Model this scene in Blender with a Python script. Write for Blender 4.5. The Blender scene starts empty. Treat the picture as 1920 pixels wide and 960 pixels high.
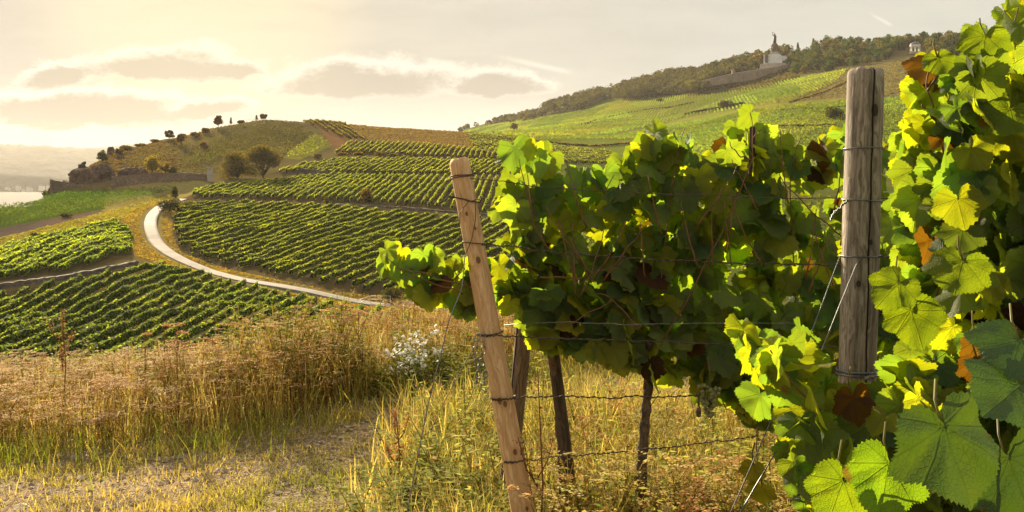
import bpy, math, random
import numpy as np
from mathutils import Vector, Matrix
R = np.random.RandomState(7)
random.seed(7)
sc = bpy.context.scene
COL = sc.collection
F = 1663.0; HY = 330.0; CZ = 1.6          # focal length in photo pixels, horizon row, eye height
rad = math.radians

# ------------------------------------------------------------------ camera
cam = bpy.data.cameras.new('camera'); co = bpy.data.objects.new('camera', cam); COL.objects.link(co)
co.location = (0, 0, CZ); co.rotation_euler = (rad(90), 0, 0)
cam.sensor_width = 36; cam.lens = 36*F/1920; cam.shift_y = -(480-HY)/1920
cam.clip_start = 0.05; cam.clip_end = 20000
sc.camera = co

# ------------------------------------------------------------------ light and exposure
SUN_AZ, SUN_EL = -27.0, 20.0               # degrees left of the view axis, above the horizon
sc.view_settings.view_transform = 'Standard'; sc.view_settings.look = 'None'
sc.view_settings.gamma = 1; sc.view_settings.use_curve_mapping = False
sc.view_settings.exposure = 1.40
sc.cycles.use_denoising = True
sc.cycles.max_bounces = 8; sc.cycles.transmission_bounces = 6; sc.cycles.diffuse_bounces = 4
sc.cycles.volume_bounces = 0; sc.cycles.caustics_reflective = False; sc.cycles.caustics_refractive = False
sc.cycles.sample_clamp_indirect = 4
sd = Vector((math.sin(rad(SUN_AZ))*math.cos(rad(SUN_EL)), math.cos(rad(SUN_AZ))*math.cos(rad(SUN_EL)), math.sin(rad(SUN_EL))))
sun = bpy.data.lights.new('sun', 'SUN'); sun.energy = 5.0; sun.angle = rad(0.6); sun.color = (1.0, 0.82, 0.56)
so = bpy.data.objects.new('sun', sun); COL.objects.link(so)
so.rotation_euler = sd.to_track_quat('Z', 'Y').to_euler(); so.location = (-200, 400, 200)

class NT:
    """small helper for node trees"""
    def __init__(s, tree): s.t = tree; s.n = tree.nodes; s.l = tree.links
    def node(s, typ, **kw):
        n = s.n.new(typ)
        for k, v in kw.items(): setattr(n, k, v)
        return n
    def put(s, sock, v):
        if v is None: return
        if isinstance(v, (int, float)): sock.default_value = v
        elif isinstance(v, (tuple, list)):
            sock.default_value = tuple(v) + ((1,) if len(v) == 3 and len(sock.default_value) == 4 else ())
        else: s.l.new(v, sock)
    def math(s, op, a, b=None, c=None, clamp=False):
        n = s.node('ShaderNodeMath', operation=op, use_clamp=clamp)
        s.put(n.inputs[0], a)
        if b is not None: s.put(n.inputs[1], b)
        if c is not None: s.put(n.inputs[2], c)
        return n.outputs[0]
    def vmath(s, op, a, b=None):
        n = s.node('ShaderNodeVectorMath', operation=op)
        s.put(n.inputs[0], a)
        if b is not None: s.put(n.inputs[1], b)
        return n.outputs['Value'] if op in ('DOT_PRODUCT', 'LENGTH', 'DISTANCE') else n.outputs[0]
    def mix(s, f, a, b, blend='MIX'):
        n = s.node('ShaderNodeMix', data_type='RGBA', blend_type=blend)
        s.put(n.inputs[0], f); s.put(n.inputs[6], a); s.put(n.inputs[7], b)
        return n.outputs[2]
    def smooth(s, x, lo, hi, a=0.0, b=1.0):
        n = s.node('ShaderNodeMapRange', interpolation_type='SMOOTHSTEP')
        s.put(n.inputs[0], x); n.inputs[1].default_value = lo; n.inputs[2].default_value = hi
        n.inputs[3].default_value = a; n.inputs[4].default_value = b
        return n.outputs[0]
    def noise(s, vec, scale, detail=4, rough=0.55, dist=0.0, out=0):
        n = s.node('ShaderNodeTexNoise')
        s.put(n.inputs['Vector'], vec); n.inputs['Scale'].default_value = scale
        n.inputs['Detail'].default_value = detail; n.inputs['Roughness'].default_value = rough
        n.inputs['Distortion'].default_value = dist
        return n.outputs[out]
    def comb(s, x, y, z):
        n = s.node('ShaderNodeCombineXYZ'); s.put(n.inputs[0], x); s.put(n.inputs[1], y); s.put(n.inputs[2], z)
        return n.outputs[0]
    def sep(s, v):
        n = s.node('ShaderNodeSeparateXYZ'); s.put(n.inputs[0], v); return n.outputs
    def bump(s, h, strength, dist=0.01):
        n = s.node('ShaderNodeBump'); s.put(n.inputs['Height'], h)
        n.inputs['Strength'].default_value = strength; n.inputs['Distance'].default_value = dist
        return n.outputs[0]

# ------------------------------------------------------------------ world: Nishita sky seen through a thin cream cloud veil
world = bpy.data.worlds.new('World'); sc.world = world; world.use_nodes = True
w = NT(world.node_tree); w.n.clear()
sky = w.node('ShaderNodeTexSky', sky_type='NISHITA', sun_disc=False)
sky.sun_elevation = rad(SUN_EL); sky.sun_rotation = rad(SUN_AZ); sky.air_density = 1.2; sky.dust_density = 3.0; sky.altitude = 200
tc = w.node('ShaderNodeTexCoord').outputs['Generated']
dirn = w.vmath('NORMALIZE', tc)
dx, dy, dz = w.sep(dirn)
ay = w.math('MAXIMUM', w.math('ABSOLUTE', dy), 0.05)
u0 = w.math('DIVIDE', dx, ay); v0 = w.math('DIVIDE', dz, ay)
P2 = w.comb(u0, w.math('MULTIPLY', v0, 2.2), 0)
wn = w.node('ShaderNodeTexNoise'); w.put(wn.inputs['Vector'], P2); wn.inputs['Scale'].default_value = 9; wn.inputs['Detail'].default_value = 9; wn.inputs['Roughness'].default_value = 0.66
wsep = w.sep(wn.outputs['Color'])
u = w.math('ADD', u0, w.math('MULTIPLY', w.math('SUBTRACT', wsep[0], .5), 0.085))
v = w.math('ADD', v0, w.math('MULTIPLY', w.math('SUBTRACT', wsep[1], .5), 0.042))
# glow of the veiled sun
gd = w.vmath('DOT_PRODUCT', dirn, tuple(Vector((math.sin(rad(-19))*math.cos(rad(11)), math.cos(rad(-19))*math.cos(rad(11)), math.sin(rad(11))))))
g1 = w.smooth(gd, 0.982, 1.0); g2 = w.smooth(gd, 0.80, 1.0)
hor = w.smooth(dz, 0.02, 0.12, 1.0, 0.0)
side = w.smooth(u0, -0.6, 0.5)
base = w.mix(side, (0.345, 0.315, 0.268), (0.395, 0.385, 0.335))
base = w.mix(w.math('MULTIPLY', hor, 0.75), base, (0.64, 0.595, 0.49))
base = w.mix(w.math('MULTIPLY', g2, 0.32), base, (0.46, 0.41, 0.31))
base = w.mix(w.math('MULTIPLY', g1, 0.85), base, (0.54, 0.462, 0.315))
# thin streaks
st = w.noise(w.comb(w.math('MULTIPLY', u, 2.0), w.math('MULTIPLY', v, 11.0), 0), 2.2, 6, 0.6)
base = w.mix(w.smooth(st, 0.42, 0.72, 0, 0.32), base, (0.50, 0.46, 0.375))
base = w.mix(w.smooth(st, 0.30, 0.50, 0.30, 0), base, (0.34, 0.31, 0.26))
def px2uv(px, py): return ((px-960)/F, (HY-py)/F)
def cloud(px, py, hw, hh, flat=1.0):
    cu, cv = px2uv(px, py)
    a = w.math('DIVIDE', w.math('SUBTRACT', u, cu), hw/F)
    b = w.math('DIVIDE', w.math('SUBTRACT', v, cv), hh/F)
    b = w.math('MULTIPLY', b, w.math('ADD', 1.0, w.math('MULTIPLY', w.math('LESS_THAN', b, 0.0), flat)))
    c0 = w.math('SUBTRACT', 1.0, w.math('SQRT', w.math('ADD', w.math('MULTIPLY', a, a), w.math('MULTIPLY', b, b))))
    return c0, w.math('SUBTRACT', c0, w.math('MULTIPLY', b, 0.22))
cl = cs = None
for c in [(300, 128, 205, 44), (420, 128, 100, 26), (690, 158, 205, 58), (640, 140, 90, 40), (930, 163, 120, 34), (150, 212, 290, 54), (390, 205, 110, 26),
          (110, 140, 90, 26, 0.3), (-260, 120, 230, 50), (120, 236, 70, 12), (1500, -180, 500, 60), (40, 226, 60, 14)]:
    d, e = cloud(*c); cl = d if cl is None else w.math('MAXIMUM', cl, d); cs = e if cs is None else w.math('MAXIMUM', cs, e)
fine = w.noise(w.comb(u0, w.math('MULTIPLY', v0, 1.6), 0.3), 22, 9, 0.70)
puff = w.math('MULTIPLY', w.math('SUBTRACT', fine, .5), 1.25)
cl = w.math('ADD', cl, puff); cs = w.math('ADD', cs, puff)
rim = w.math('MULTIPLY', w.smooth(cl, -0.18, 0.26), 0.7)
core = w.math('MULTIPLY', w.smooth(cs, 0.0, 0.50), w.smooth(cl, -0.16, 0.14))
colr = w.mix(rim, base, (0.66, 0.615, 0.51))
dark = w.mix(side, (0.295, 0.262, 0.205), (0.34, 0.305, 0.25))
colr = w.mix(w.math('MULTIPLY', core, 0.95), colr, dark)
colr = w.mix(w.math('MULTIPLY', g1, 0.22), colr, (0.55, 0.46, 0.29))
# contrails
def trail(p0, p1, wd):
    (a, b), (c, d) = px2uv(*p0), px2uv(*p1)
    L = math.hypot(c-a, d-b); ex, ey = (c-a)/L, (d-b)/L
    uu = w.math('ADD', u0, w.math('MULTIPLY', w.math('SUBTRACT', wsep[2], .5), 0.02))
    al = w.math('ADD', w.math('MULTIPLY', w.math('SUBTRACT', uu, a), ex), w.math('MULTIPLY', w.math('SUBTRACT', v, b), ey))
    ac = w.math('ABSOLUTE', w.math('SUBTRACT', w.math('MULTIPLY', w.math('SUBTRACT', uu, a), ey), w.math('MULTIPLY', w.math('SUBTRACT', v0, b), ex)))
    m = w.math('MULTIPLY', w.smooth(al, 0, L*0.6), w.smooth(al, L*0.8, L, 1, 0))
    return w.math('MULTIPLY', m, w.smooth(ac, 0, wd/F, 1, 0))
tr = w.math('ADD', trail((905, 99), (1080, 138), 8), trail((1625, 22), (1680, 50), 5), clamp=True)
colr = w.mix(w.math('MULTIPLY', tr, 0.55), colr, (0.60, 0.56, 0.46))
nish = w.node('ShaderNodeVectorMath', operation='SCALE'); w.put(nish.inputs[0], sky.outputs[0]); nish.inputs['Scale'].default_value = 0.05
final = w.mix(0.985, nish.outputs[0], colr)
bg = w.node('ShaderNodeBackground'); w.put(bg.inputs[0], final); bg.inputs[1].default_value = 0.67
w.l.new(bg.outputs[0], w.node('ShaderNodeOutputWorld').inputs[0])

# ------------------------------------------------------------------ object helpers
def tag(o, label=None, cat=None, group=None, kind=None):
    if label: o['label'] = label
    if cat: o['category'] = cat
    if group: o['group'] = group
    if kind: o['kind'] = kind
    return o
def empty(name, loc, label, cat, group=None):
    o = bpy.data.objects.new(name, None); COL.objects.link(o); o.location = loc
    o.empty_display_size = 0.1
    return tag(o, label, cat, group)
def mesh_data(name, V, Fc, mat=None, col=None, uv=None, smooth=True):
    """V (n,3); Fc: list of (m,k) int arrays; col (n,3) per vertex; uv (n,2) per vertex"""
    V = np.asarray(V, float)
    if not isinstance(Fc, list): Fc = [Fc]
    elif isinstance(Fc[0], (list, tuple)): Fc = [np.array(Fc)]
    Fc = [np.asarray(f, np.int64) for f in Fc if len(f)]
    me = bpy.data.meshes.new(name)
    me.vertices.add(len(V)); me.vertices.foreach_set('co', V.astype(np.float32).ravel())
    loops = np.concatenate([f.ravel() for f in Fc]); tot = np.concatenate([np.full(len(f), f.shape[1]) for f in Fc])
    start = np.concatenate([[0], np.cumsum(tot)[:-1]])
    me.loops.add(len(loops)); me.loops.foreach_set('vertex_index', loops.astype(np.int32))
    me.polygons.add(len(tot)); me.polygons.foreach_set('loop_start', start.astype(np.int32))
    me.polygons.foreach_set('use_smooth', np.full(len(tot), smooth))
    me.update(calc_edges=True)
    if uv is not None:
        l = me.uv_layers.new(name='UVMap'); l.data.foreach_set('uv', np.asarray(uv, np.float32)[loops].ravel())
    if col is not None:
        c = np.ones((len(V), 4), np.float32); c[:, :3] = col
        a = me.color_attributes.new('Col', 'FLOAT_COLOR', 'POINT'); a.data.foreach_set('color', c.ravel())
    if mat: me.materials.append(mat)
    return me
def obj(name, me, parent=None, loc=None):
    o = bpy.data.objects.new(name, me); COL.objects.link(o)
    if parent is not None: o.parent = parent
    if loc is not None: o.location = loc
    return o
class MB:
    """collects pieces of ONE object"""
    def __init__(s): s.v = []; s.f = {}; s.c = []; s.u = []; s.n = 0
    def add(s, V, Fs, col=(1, 1, 1), uv=None):
        V = np.asarray(V, float)
        for f in (Fs if isinstance(Fs, list) else [Fs]):
            f = np.asarray(f)
            if len(f): s.f.setdefault(f.shape[1], []).append(f + s.n)
        s.v.append(V); s.n += len(V)
        c = np.asarray(col, float); s.c.append(np.broadcast_to(c, (len(V), 3)))
        s.u.append(np.zeros((len(V), 2)) if uv is None else uv)
        return s
    def data(s, name, mat, smooth=True):
        return mesh_data(name, np.concatenate(s.v), [np.concatenate(x) for x in s.f.values()], mat, np.concatenate(s.c), np.concatenate(s.u), smooth)
    def build(s, name, mat, parent=None, smooth=True, loc=None): return obj(name, s.data(name, mat, smooth), parent, loc)
def box(cx, cy, cz, sx, sy, sz, rot=0.0):
    v = np.array([[x, y, z] for z in (-.5, .5) for y in (-.5, .5) for x in (-.5, .5)])*[sx, sy, sz]
    c, s = math.cos(rot), math.sin(rot)
    v = np.stack([v[:, 0]*c-v[:, 1]*s, v[:, 0]*s+v[:, 1]*c, v[:, 2]], 1)+[cx, cy, cz]
    return v, np.array([[0, 2, 3, 1], [4, 5, 7, 6], [0, 1, 5, 4], [2, 6, 7, 3], [0, 4, 6, 2], [1, 3, 7, 5]])
def tube(pts, radii, n=8, cap=True):
    pts = np.asarray(pts, float); m = len(pts); radii = np.broadcast_to(np.asarray(radii, float), (m,))
    T = np.gradient(pts, axis=0); T /= np.linalg.norm(T, axis=1)[:, None]+1e-12
    up = np.array([0, 0, 1.]) if abs(T[0][2]) < .9 else np.array([0, 1., 0])
    A = np.cross(T[0], up); A /= np.linalg.norm(A); V = []
    for i in range(m):
        A = A-T[i]*A.dot(T[i]); A /= np.linalg.norm(A)+1e-12; B = np.cross(T[i], A)
        th = np.arange(n)*2*math.pi/n
        V.append(pts[i]+radii[i]*(np.cos(th)[:, None]*A+np.sin(th)[:, None]*B))
    V = np.concatenate(V); q = []
    for i in range(m-1):
        for j in range(n):
            q.append([i*n+j, i*n+(j+1) % n, (i+1)*n+(j+1) % n, (i+1)*n+j])
    fs = [np.array(q)]
    if cap:
        fs.append(np.array([list(range(n))[::-1], [(m-1)*n+j for j in range(n)]]))
    return V, fs
def lathe(prof, n=24, center=(0, 0, 0)):
    """prof list of (r,z)"""
    th = np.arange(n)*2*math.pi/n; V = []
    for r, z in prof: V.append(np.stack([np.cos(th)*r, np.sin(th)*r, np.full(n, z)], 1))
    V = np.concatenate(V)+np.array(center); q = []
    for i in range(len(prof)-1):
        for j in range(n): q.append([i*n+j, i*n+(j+1) % n, (i+1)*n+(j+1) % n, (i+1)*n+j])
    return V, [np.array(q), np.array([list(range(n))[::-1], [(len(prof)-1)*n+j for j in range(n)]])]
def unit(v): return v/(np.linalg.norm(v, axis=-1, keepdims=True)+1e-12)
def quads(C, size, N=None, aspect=1.0, rs=R):
    """small kite-shaped leaf faces at centres C, random or given normals"""
    n = len(C); size = np.broadcast_to(size, (n,))
    if N is None: N = rs.normal(size=(n, 3))
    N = unit(N); A = unit(np.cross(N, rs.normal(size=(n, 3)))); B = np.cross(N, A)
    s = size[:, None]*.5; k = s*aspect
    V = np.stack([C-A*s, C-B*k+A*s*.1+N*s*.25, C+A*s, C+B*k+A*s*.1+N*s*.25], 1).reshape(-1, 3)
    return V, np.arange(4*n).reshape(n, 4)
def rep(c, k): return np.repeat(c, k, axis=0)
_lat = R.rand(256, 256)
def vnoise(x, y, s=1.0):
    x = np.asarray(x, float)/s+1000; y = np.asarray(y, float)/s+1000
    xi = np.floor(x).astype(int); yi = np.floor(y).astype(int); fx = x-xi; fy = y-yi
    fx = fx*fx*(3-2*fx); fy = fy*fy*(3-2*fy)
    g = lambda a, b: _lat[a % 256, b % 256]
    return (g(xi, yi)*(1-fx)+g(xi+1, yi)*fx)*(1-fy)+(g(xi, yi+1)*(1-fx)+g(xi+1, yi+1)*fx)*fy
def fbm(x, y, s): return (vnoise(x, y, s)+.5*vnoise(x, y, s/2)+.25*vnoise(x, y, s/4)+.125*vnoise(x, y, s/8))/1.875
def inpoly(px, py, poly):
    px = np.asarray(px, float); py = np.asarray(py, float); ins = np.zeros(px.shape, bool); n = len(poly)
    for i in range(n):
        x1, y1 = poly[i]; x2, y2 = poly[(i+1) % n]
        if y1 == y2: continue
        c = ((y1 > py) != (y2 > py)) & (px < (x2-x1)*(py-y1)/(y2-y1)+x1)
        ins ^= c
    return ins

# ------------------------------------------------------------------ relief of the land
PRE = [(9, -.25), (12, -1.4), (20, -4.8), (40, -12), (70, -18), (95, -19)]
def Z(Y, py): return CZ+(HY-py)/F*Y
COLS = {
 -1500: [(150, ('z', -17)), (230, ('z', -16)), (300, ('z', -45)), (500, ('z', -66)), (2500, ('z', -75))],
 -500: [(125, 602), (150, ('z', -15)), (200, ('z', -12)), (230, ('z', -11)), (262, ('z', -22)), (330, ('z', -45)), (500, ('z', -66)), (2500, ('z', -75))],
 0: [(125, 600), (140, 552), (142, 535), (150, 520), (165, 488), (190, 462), (196, 448), (204, 432), (215, 412), (240, 389), (262, ('z', -12)), (330, ('z', -38)), (500, ('z', -62)), (2500, ('z', -75))],
 100: [(125, 598), (143, 537), (145, 525), (150, 517), (170, 470), (188, 443), (200, 427), (208, 417), (235, 389), (283, 364), (290, 344), (300, ('z', -3)), (340, ('z', -28)), (500, ('z', -62)), (2500, ('z', -75))],
 150: [(125, 597), (146, 530), (149, 516), (153, 508), (172, 462), (190, 434), (205, 415), (212, 409), (238, 387), (284, 363), (289, 343), (305, 334), (328, 312), (350, ('z', 4)), (400, ('z', -8)), (500, ('z', -40)), (700, ('z', -62)), (2500, ('z', -75))],
 215: [(125, 595), (150, 518), (153, 503), (160, 487), (185, 446), (203, 415), (212, 403), (240, 387), (285, 360), (290, 340), (310, 322), (340, 298), (365, 276), (385, ('z', 11)), (450, ('z', -5)), (700, ('z', -60)), (2500, ('z', -75))],
 300: [(125, 592), (150, 530), (175, 488), (190, 466), (205, 442), (225, 412), (250, 385), (275, 366), (288, 354), (294, 330), (310, 315), (350, 285), (400, 259), (430, ('z', 18)), (600, ('z', 0)), (900, ('z', -40)), (2500, ('z', -75))],
 400: [(125, 590), (150, 548), (168, 515), (180, 500), (200, 460), (222, 425), (245, 395), (262, 376), (300, 345), (325, 328), (370, 290), (410, 256), (435, 238), (460, ('z', 26)), (700, ('z', 5)), (1000, ('z', -30)), (2500, ('z', -75))],
 490: [(125, 590), (150, 555), (158, 535), (180, 498), (200, 463), (222, 425), (245, 397), (260, 377), (300, 346), (322, 332), (370, 292), (415, 252), (455, 222), (480, ('z', 31)), (700, ('z', 12)), (1000, ('z', -20)), (2500, ('z', -60))],
 600: [(125, 600), (150, 558), (168, 512), (185, 478), (205, 447), (225, 418), (243, 395), (258, 377), (290, 350), (322, 331), (340, 318), (370, 297), (400, 275), (430, 250), (465, 227), (490, ('z', 29)), (700, ('z', 15)), (2500, ('z', -60))],
 700: [(125, 612), (148, 574), (165, 527), (185, 482), (205, 450), (225, 420), (240, 398), (255, 378), (290, 350), (318, 331), (345, 312), (370, 296), (395, 280), (425, 262), (455, 246), (475, 235), (500, ('z', 28)), (750, ('z', 10)), (2500, ('z', 0))],
 860: [(125, 612), (145, 581), (165, 530), (185, 488), (205, 455), (225, 425), (240, 402), (250, 387), (285, 355), (315, 332), (345, 312), (370, 299), (400, 282), (440, 262), (490, 246), (520, ('z', 25)), (900, ('z', 30)), (1500, 244), (1600, ('z', 82)), (2500, ('z', 60))],
 950: [(125, 612), (145, 590), (185, 490), (225, 425), (250, 387), (285, 355), (315, 332), (345, 314), (370, 302), (400, 288), (440, 271), (490, 254), (560, 252), (800, 250), (1050, 243), (1300, 230), (1400, 219), (2500, ('z', 60))],
 1100: [(150, ('z', -14)), (250, ('z', -5)), (320, 322), (370, 300), (430, 284), (480, 272), (600, 256), (750, 240), (950, 222), (1150, 204), (1230, 186), (1330, ('z', 110)), (2500, ('z', 90))],
 1250: [(150, ('z', -13)), (250, ('z', -5)), (320, 325), (400, 298), (480, 275), (560, 260), (680, 240), (800, 222), (900, 205), (1000, 189), (1050, 180), (1120, 158), (1180, 146), (1300, ('z', 130)), (2500, ('z', 110))],
 1340: [(150, ('z', -12)), (250, ('z', -4)), (380, 300), (470, 265), (560, 245), (660, 225), (760, 205), (860, 185), (925, 172), (950, 160), (1000, 150), (1060, 137), (1150, ('z', 130)), (2500, ('z', 115))],
 1450: [(150, ('z', -12)), (250, ('z', -4)), (380, 300), (450, 255), (520, 228), (600, 206), (700, 185), (820, 165), (880, 152), (925, 141), (938, 138), (950, 126), (975, 124), (1010, 118), (1080, 109), (1200, ('z', 140)), (2500, ('z', 125))],
 1550: [(150, ('z', -12)), (250, ('z', -4)), (380, 295), (450, 252), (520, 221), (600, 195), (700, 165), (790, 141), (850, 132), (900, 119), (960, 100), (1020, 88), (1100, 82), (1200, ('z', 150)), (2500, ('z', 130))],
 1650: [(150, ('z', -12)), (250, ('z', -4)), (380, 290), (440, 248), (500, 215), (560, 190), (640, 160), (720, 134), (760, 126), (800, 120), (850, 110), (930, 93), (1000, 83), (1100, ('z', 150)), (2500, ('z', 130))],
 1750: [(150, ('z', -12)), (250, ('z', -4)), (380, 280), (440, 240), (500, 205), (560, 175), (640, 145), (700, 125), (750, 112), (800, 104), (860, 92), (930, 80), (1000, ('z', 150)), (2500, ('z', 130))],
 1920: [(150, ('z', -12)), (250, ('z', -4)), (380, 270), (500, 195), (600, 150), (700, 120), (800, 95), (900, 75), (1000, 65), (1100, ('z', 160)), (2500, ('z', 140))],
 3400: [(150, ('z', -10)), (250, ('z', 0)), (380, ('z', 30)), (700, ('z', 95)), (1000, ('z', 150)), (2500, ('z', 140))],
}
LY0, LY1, NLY = math.log(8.0), math.log(2500.0), 900
GPX0, GPX1, GST = -1500, 3400, 10
_gy = np.linspace(LY0, LY1, NLY); _gp = np.arange(GPX0, GPX1+1, GST)
_prof = []; _keys = sorted(COLS)
for k in _keys:
    pts = [(8, 0.0)]+PRE+[(Y, q[1] if isinstance(q, tuple) else Z(Y, q)) for Y, q in COLS[k]]
    _prof.append(np.interp(_gy, [math.log(a) for a, b in pts], [b for a, b in pts]))
_prof = np.array(_prof)
_G = np.stack([np.interp(_gp, _keys, _prof[:, j]) for j in range(NLY)], 1)
def _blur(a, s, ax):
    r = int(3*s); k = np.exp(-.5*(np.arange(-r, r+1)/s)**2); k /= k.sum()
    pad = [(0, 0), (0, 0)]; pad[ax] = (r, r); b = np.pad(a, pad, mode='edge')
    return np.apply_along_axis(lambda m: np.convolve(m, k, 'valid'), ax, b)
_G = _blur(_blur(_G, 1.6, 0), 2.2, 1)
def near_z(x, y):
    x = np.asarray(x, float); y = np.asarray(y, float)
    left = np.maximum(0, -x-.6)
    s = -.075*left*np.clip((y-2)/4, 0, 1); s = np.maximum(s, -1.2)
    return s+.05*(fbm(x, y, 1.3)-.5)*np.exp(-(np.maximum(0, np.hypot(x, y)-12)/10)**2)
def gz(x, y):
    x = np.asarray(x, float); y = np.asarray(y, float)
    ys = np.maximum(y, 1.0)
    px = np.clip(960+F*x/ys, GPX0, GPX1-1e-3); ly = np.clip(np.log(np.maximum(ys, 8.0)), LY0, LY1-1e-6)
    a = (px-GPX0)/GST; b = (ly-LY0)/(LY1-LY0)*(NLY-1)
    ia = np.clip(a.astype(int), 0, len(_gp)-2); ib = np.clip(b.astype(int), 0, NLY-2); fa = a-ia; fb = b-ib
    g = (_G[ia, ib]*(1-fa)+_G[ia+1, ib]*fa)*(1-fb)+(_G[ia, ib+1]*(1-fa)+_G[ia+1, ib+1]*fa)*fb
    rough = (fbm(x, y, 14.0)-.5)*np.clip((ys-100)/150, 0, 1)*1.2*np.clip((1600-ys)/600, 0, 1)
    t = np.clip((y-7.5)/6, 0, 1); t = t*t*(3-2*t)
    n = near_z(x, y)
    return n*(1-t)+(g+rough+np.minimum(0, n)*np.exp(-np.maximum(0, y-8)/10))*t
def proj(x, y, z=None):
    z = gz(x, y) if z is None else z
    return 960+F*x/y, HY-F*(z-CZ)/y
_ys = np.exp(np.linspace(math.log(60), math.log(2000), 4000))
def hit(px, py, ymin=90, ymax=2000):
    """ground point seen at a spot, searched outward from ymin"""
    Y = _ys[(_ys >= ymin) & (_ys <= ymax)]; X = (px-960)/F*Y; p = HY-F*(gz(X, Y)-CZ)/Y
    run = np.minimum.accumulate(p)
    i = np.argmax(run <= py) if (run <= py).any() else int(np.argmin(p))
    return np.array([X[i], Y[i], float(gz(X[i], Y[i]))])

# ------------------------------------------------------------------ materials
def new_mat(name):
    m = bpy.data.materials.new(name); m.use_nodes = True; t = NT(m.node_tree); t.n.clear(); return m, t
def out(t, sh, disp=None): t.l.new(sh, t.node('ShaderNodeOutputMaterial').inputs[0])
def principled(t, col, rough=.8, bump=None, metal=0.0, spec=.3):
    n = t.node('ShaderNodeBsdfPrincipled'); t.put(n.inputs['Base Color'], col); t.put(n.inputs['Roughness'], rough)
    n.inputs['Metallic'].default_value = metal; n.inputs['Specular IOR Level'].default_value = spec
    if bump is not None: t.l.new(bump, n.inputs['Normal'])
    return n.outputs[0]
def attr(t): return t.node('ShaderNodeAttribute', attribute_name='Col').outputs['Color']
def foliage(name, trans=.45, tint=(2.2, 2.0, .55), rough=.6, nscale=6.0, spec=.25):
    m, t = new_mat(name); c = attr(t); pos = t.node('ShaderNodeNewGeometry').outputs['Position']
    n = t.noise(pos, nscale, 2); c = t.mix(t.smooth(n, .3, .7, 0, .45), c, t.mix(1, c, (1.35, 1.2, .8), 'MULTIPLY'))
    p = principled(t, c, rough, spec=spec); tr = t.node('ShaderNodeBsdfTranslucent')
    t.put(tr.inputs[0], t.mix(1, c, tint, 'MULTIPLY'))
    mx = t.node('ShaderNodeMixShader'); mx.inputs[0].default_value = trans
    t.l.new(p, mx.inputs[1]); t.l.new(tr.outputs[0], mx.inputs[2]); out(t, mx.outputs[0]); return m
def solid(name, col, rough=.8, var=.25, scale=3.0, bumpk=.3, dist=.02, metal=0.0, useattr=False, spec=.3):
    m, t = new_mat(name); pos = t.node('ShaderNodeNewGeometry').outputs['Position']
    n = t.noise(pos, scale, 6, .65)
    c = attr(t) if useattr else col
    lo = t.mix(1, c, (1-var*1.4,)*3, 'MULTIPLY'); hi = t.mix(1, c, (1+var,)*3, 'MULTIPLY')
    cc = t.mix(t.smooth(n, .3, .7), lo, hi)
    out(t, principled(t, cc, rough, t.bump(t.noise(pos, scale*3, 5), bumpk, dist), metal, spec)); return m
M = {}
M['vine_far'] = foliage('vine leaves far', .50, (4.2, 3.5, .5), .85, 1.2, .06)
M['tree'] = foliage('tree leaves', .34, (2.8, 2.2, .5), .85, .6, .06)
M['wood_far'] = foliage('wood leaves', .28, (2.2, 2.3, .6), .85, .15, .05)
M['grass'] = foliage('grass blades', .40, (1.5, 1.35, .6), .8, 4.0, .08)
M['dry'] = foliage('dry stalks', .35, (1.15, 1.15, .85), .85, 9.0, .08)
M['vine_hill'] = foliage('vine canopy of far plots', .30, (2.4, 2.5, .6), .9, .3, .04)
M['bark'] = solid('bark', (.09, .065, .045), .9, .35, 9, .6, .02)
M['barkfar'] = solid('bark of trees', (.10, .075, .05), .9, .3, 2, .4, .05)
M['stone'] = solid('pale stone', (.42, .37, .32), .85, .2, .6, .4, .1)
M['wrap'] = solid('grey scaffold sheeting', (.66, .67, .68), .7, .10, .25, .15, .1)
M['wrapdark'] = solid('dark scaffold bay', (.12, .10, .09), .8, .2, .5)
M['bronze'] = solid('dark bronze', (.045, .042, .036), .55, .3, 1.0, .3, .1, .4)
M['pedestal'] = solid('weathered pedestal stone', (.16, .115, .08), .85, .3, .8, .4, .1)
M['white'] = solid('white paint', (.75, .74, .70), .5, .06, 4, .05)
M['slate'] = solid('slate roof', (.13, .13, .15), .5, .2, 2)
M['wire'] = solid('zinc wire', (.22, .23, .23), .45, .3, 40, .2, .001, .7)
M['rust'] = solid('rusty iron wire', (.10, .075, .055), .65, .4, 60, .3, .001, .4)
M['rail'] = solid('galvanised rail', (.6, .61, .6), .45, .1, 5, .1, .01, .2)

def rubble(name, c1, c2, scale):
    m, t = new_mat(name); pos = t.node('ShaderNodeNewGeometry').outputs['Position']
    sx, sy, sz = t.sep(pos); p = t.comb(sx, sy, t.math('MULTIPLY', sz, 1.9))
    vo = t.node('ShaderNodeTexVoronoi'); t.put(vo.inputs['Vector'], p); vo.inputs['Scale'].default_value = scale
    ve = t.node('ShaderNodeTexVoronoi', feature='DISTANCE_TO_EDGE'); t.put(ve.inputs['Vector'], p); ve.inputs['Scale'].default_value = scale
    c = t.mix(t.sep(vo.outputs['Color'])[0], c1, c2)
    c = t.mix(t.smooth(t.noise(pos, .15, 5), .35, .7, 0, .5), c, tuple(x*.55 for x in c1))
    mort = t.smooth(ve.outputs['Distance'], 0, .07, 1, 0)
    c = t.mix(t.math('MULTIPLY', mort, .6), c, tuple(x*.4 for x in c1))
    out(t, principled(t, c, .9, t.bump(t.smooth(ve.outputs['Distance'], 0, .1), .8, .15))); return m
M['wall'] = rubble('rubble masonry', (.20, .135, .10), (.34, .25, .19), 1.5)
M['wallpale'] = rubble('terrace masonry', (.30, .23, .17), (.40, .32, .25), .7)
M['drystone'] = rubble('dry stone', (.10, .085, .07), (.27, .23, .18), 1.8)

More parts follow.
